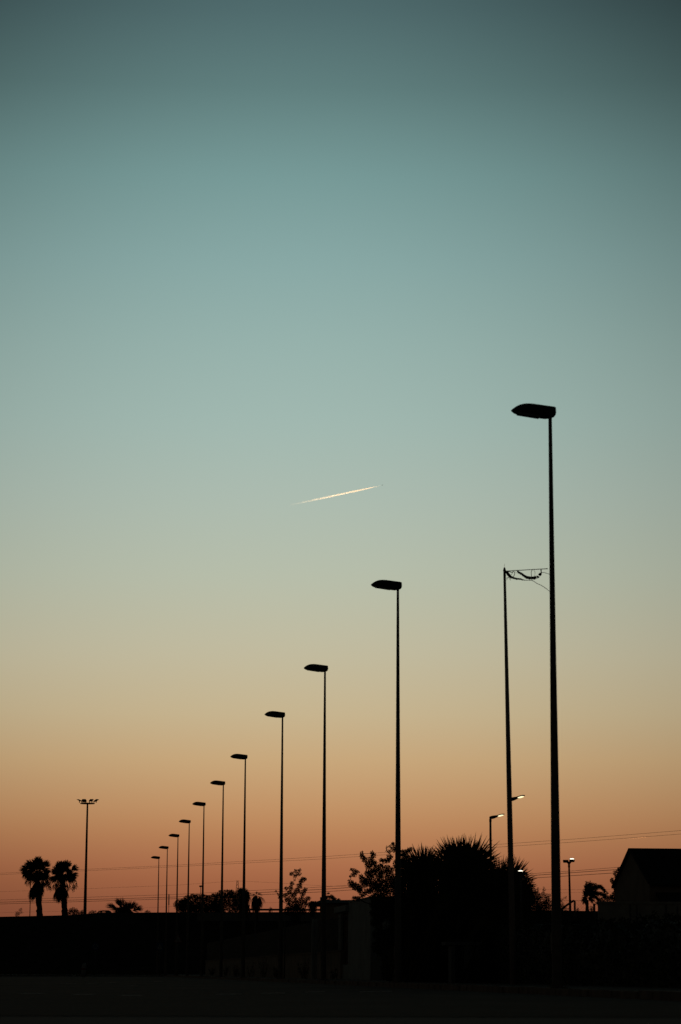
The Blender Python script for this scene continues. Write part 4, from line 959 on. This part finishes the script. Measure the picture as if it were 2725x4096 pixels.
def wire(pts, ya, yb, rpx, label, grp):
    x0, x1 = pts[0][0], pts[-1][0]
    full = [(-1500, pts[0][1] + (pts[0][1] - pts[1][1]) / (pts[1][0] - pts[0][0]) * (1500 + x0))] + pts + [(4400, pts[-1][1] + (pts[-1][1] - pts[-2][1]) / (pts[-1][0] - pts[-2][0]) * (4400 - x1))]
    q_ = []; rr = []
    for i in range(len(full) - 1):
        for k_ in range(6):
            u = k_ / 6; x = full[i][0] + (full[i + 1][0] - full[i][0]) * u; y = full[i][1] + (full[i + 1][1] - full[i][1]) * u
            v = x / 2725; Yw = 1 / (1 / ya + (1 / yb - 1 / ya) * v) if (1 / ya + (1 / yb - 1 / ya) * v) > 1e-4 else 5000
            q_.append(at(x, y, Yw))
    Ym = 2 / (1 / ya + 1 / yb)
    p = MB(); p.tube(q_, rpx * Ym / F, 5); c_ = q_[len(q_) // 2]
    o = p.build('power_line', M_WIRE, None, True, at_=c_); tag(o, label, 'power line', grp)
G4 = 'power lines crossing the sunset sky'
wire([(0, 3493), (700, 3461), (1288, 3427), (1970, 3379), (2300, 3356), (2725, 3322)], 700, 480, .48, 'topmost of the power lines, running above the floodlight at right', G4)
wire([(0, 3498.5), (700, 3467), (1288, 3436), (1970, 3390), (2300, 3368), (2725, 3336)], 700, 480, .48, 'power line just under the topmost one, passing the orange contrail', G4)
wire([(0, 3600), (700, 3578), (1288, 3548), (2100, 3496.5), (2300, 3483), (2500, 3467)], 620, 470, .6, 'upper of the three thick power lines low over the embankment', G4)
wire([(0, 3609), (700, 3588), (1288, 3557.5), (2100, 3504), (2300, 3490), (2500, 3476)], 620, 470, .95, 'middle of the three thick power lines low over the embankment', G4)
wire([(0, 3616), (700, 3595), (1288, 3567.5), (2100, 3514), (2300, 3502), (2500, 3489)], 620, 470, .85, 'lowest of the three thick power lines low over the embankment', G4)
wire([(0, 3567), (340, 3555), (700, 3541), (950, 3523.5), (1100, 3531), (1300, 3544), (1700, 3552), (2240, 3558.5), (2450, 3557)], 900, 900, .3, 'faint thin power line hung from the tip of the pylon', G4)
wire([(0, 3650.5), (340, 3643), (700, 3626), (1010, 3613), (1400, 3600)], 900, 800, .25, 'lowest faint power line close above the embankment crest', G4)

# ------------------------------------------------------------------ contrails and aeroplane
def contrail_mat(name, dens, lo, c, g_):
    ma = bpy.data.materials.new(name); ma.use_nodes = True; nt = ma.node_tree; nt.nodes.clear()
    o = nt.nodes.new('ShaderNodeOutputMaterial'); v = nt.nodes.new('ShaderNodeVolumePrincipled')
    v.inputs['Color'].default_value = c + (1,); v.inputs['Anisotropy'].default_value = g_
    tc = nt.nodes.new('ShaderNodeTexCoord'); sp = nt.nodes.new('ShaderNodeSeparateXYZ'); nt.links.new(tc.outputs['Generated'], sp.inputs[0])
    r = nt.nodes.new('ShaderNodeMapRange'); nt.links.new(sp.outputs['X'], r.inputs['Value'])
    r.inputs['From Min'].default_value = 0; r.inputs['From Max'].default_value = .55; r.inputs['To Min'].default_value = 0; r.inputs['To Max'].default_value = 1
    pw = nt.nodes.new('ShaderNodeMath'); pw.operation = 'POWER'; pw.inputs[1].default_value = 2.1; nt.links.new(r.outputs[0], pw.inputs[0])
    no = nt.nodes.new('ShaderNodeTexNoise'); no.inputs['Scale'].default_value = .08; no.inputs['Detail'].default_value = 3; nt.links.new(tc.outputs['Object'], no.inputs['Vector'])
    r2 = nt.nodes.new('ShaderNodeMapRange'); nt.links.new(no.outputs['Fac'], r2.inputs['Value']); r2.inputs['From Min'].default_value = .35; r2.inputs['From Max'].default_value = .62; r2.inputs['To Min'].default_value = lo; r2.inputs['To Max'].default_value = 1.3
    m1 = nt.nodes.new('ShaderNodeMath'); m1.operation = 'MULTIPLY'; nt.links.new(pw.outputs[0], m1.inputs[0]); nt.links.new(r2.outputs[0], m1.inputs[1])
    m2 = nt.nodes.new('ShaderNodeMath'); m2.operation = 'MULTIPLY'; nt.links.new(m1.outputs[0], m2.inputs[0]); m2.inputs[1].default_value = dens
    r3 = nt.nodes.new('ShaderNodeMapRange'); nt.links.new(sp.outputs['X'], r3.inputs['Value']); r3.inputs['From Min'].default_value = .65; r3.inputs['To Min'].default_value = 1; r3.inputs['To Max'].default_value = 4
    m3 = nt.nodes.new('ShaderNodeMath'); m3.operation = 'MULTIPLY'; nt.links.new(m2.outputs[0], m3.inputs[0]); nt.links.new(r3.outputs[0], m3.inputs[1])
    nt.links.new(m3.outputs[0], v.inputs['Density']); nt.links.new(v.outputs[0], o.inputs['Volume'])
    try: ma.cycles.volume_step_rate = .04
    except Exception: pass
    return ma
random.seed(101)
def contrail(name, a, b_, Y, wpx, dens, label, c, lo=.6, g_=.7):
    A, B = at(a[0], a[1], Y), at(b_[0], b_[1], Y); k_ = Y / F
    q_ = []; rr = []; n_ = 60
    for i in range(n_ + 1):
        u = i / n_; q_.append(A.lerp(B, u) + Zv * random.uniform(-.15, .15) * k_ * (1 - u))
        rr.append(max(.35, wpx * (min(1, (1 - u) / .3) ** .8 if u > .7 else 1) * random.uniform(.92, 1.05)) * k_ / 2)
    p = MB(); p.tube(q_, rr, 12); o = p.build(name, contrail_mat(name + '_vapour', dens, lo, c, g_), None, True, at_=A)
    tag(o, label, 'contrail'); return A, B
YP = 20000
A, B = contrail('contrail', (1128, 2027.5), (1527, 1941.8), YP, 7.0, .045, 'bright cream contrail slanting up across the middle of the sky', (1.0, 1.0, 1.0))
contrail('contrail', (2480, 3357.5), (2606, 3347.5), YP, 4.2, .018, 'faint short orange contrail low in the sky above the gabled house', (1.0, .62, .42), .95, .45)
c = at(1530.5, 1940.6, YP); d = (B - A).normalized(); sd_ = Yv; k_ = YP / F
t = thing('aeroplane', c, 'tiny dark aeroplane at the upper right tip of the bright contrail', 'aeroplane')
p = MB(); p.tube([c - d * (3 * k_), c - d * (2 * k_), c + d * (2 * k_), c + d * (3 * k_)], [.15 * k_, .5 * k_, .5 * k_, .12 * k_], 10); p.build('fuselage', M_GALV, t, True)
p = MB()
for sg in (-1, 1): p.add([c + d * k_, c - d * (.2 * k_) + Yv * (sg * 5 * k_) + Zv * (.3 * k_), c - d * (.9 * k_) + Yv * (sg * 5 * k_) + Zv * (.3 * k_), c - d * (.8 * k_), c + d * k_ + Zv * (.2 * k_), c - d * (.2 * k_) + Yv * (sg * 5 * k_) + Zv * (.4 * k_), c - d * (.9 * k_) + Yv * (sg * 5 * k_) + Zv * (.4 * k_), c - d * (.8 * k_) + Zv * (.2 * k_)],
                         [(0, 1, 2, 3), (7, 6, 5, 4), (0, 4, 5, 1), (1, 5, 6, 2), (2, 6, 7, 3), (3, 7, 4, 0)])
p.build('wing', M_GALV, t)
p = MB(); p.prism([(-3, 0), (-2, 0), (-2.6, 1.3), (-3.1, 1.3)], c, d * k_, Zv * k_, Yv, .3 * k_); p.build('tail_fin', M_GALV, t)
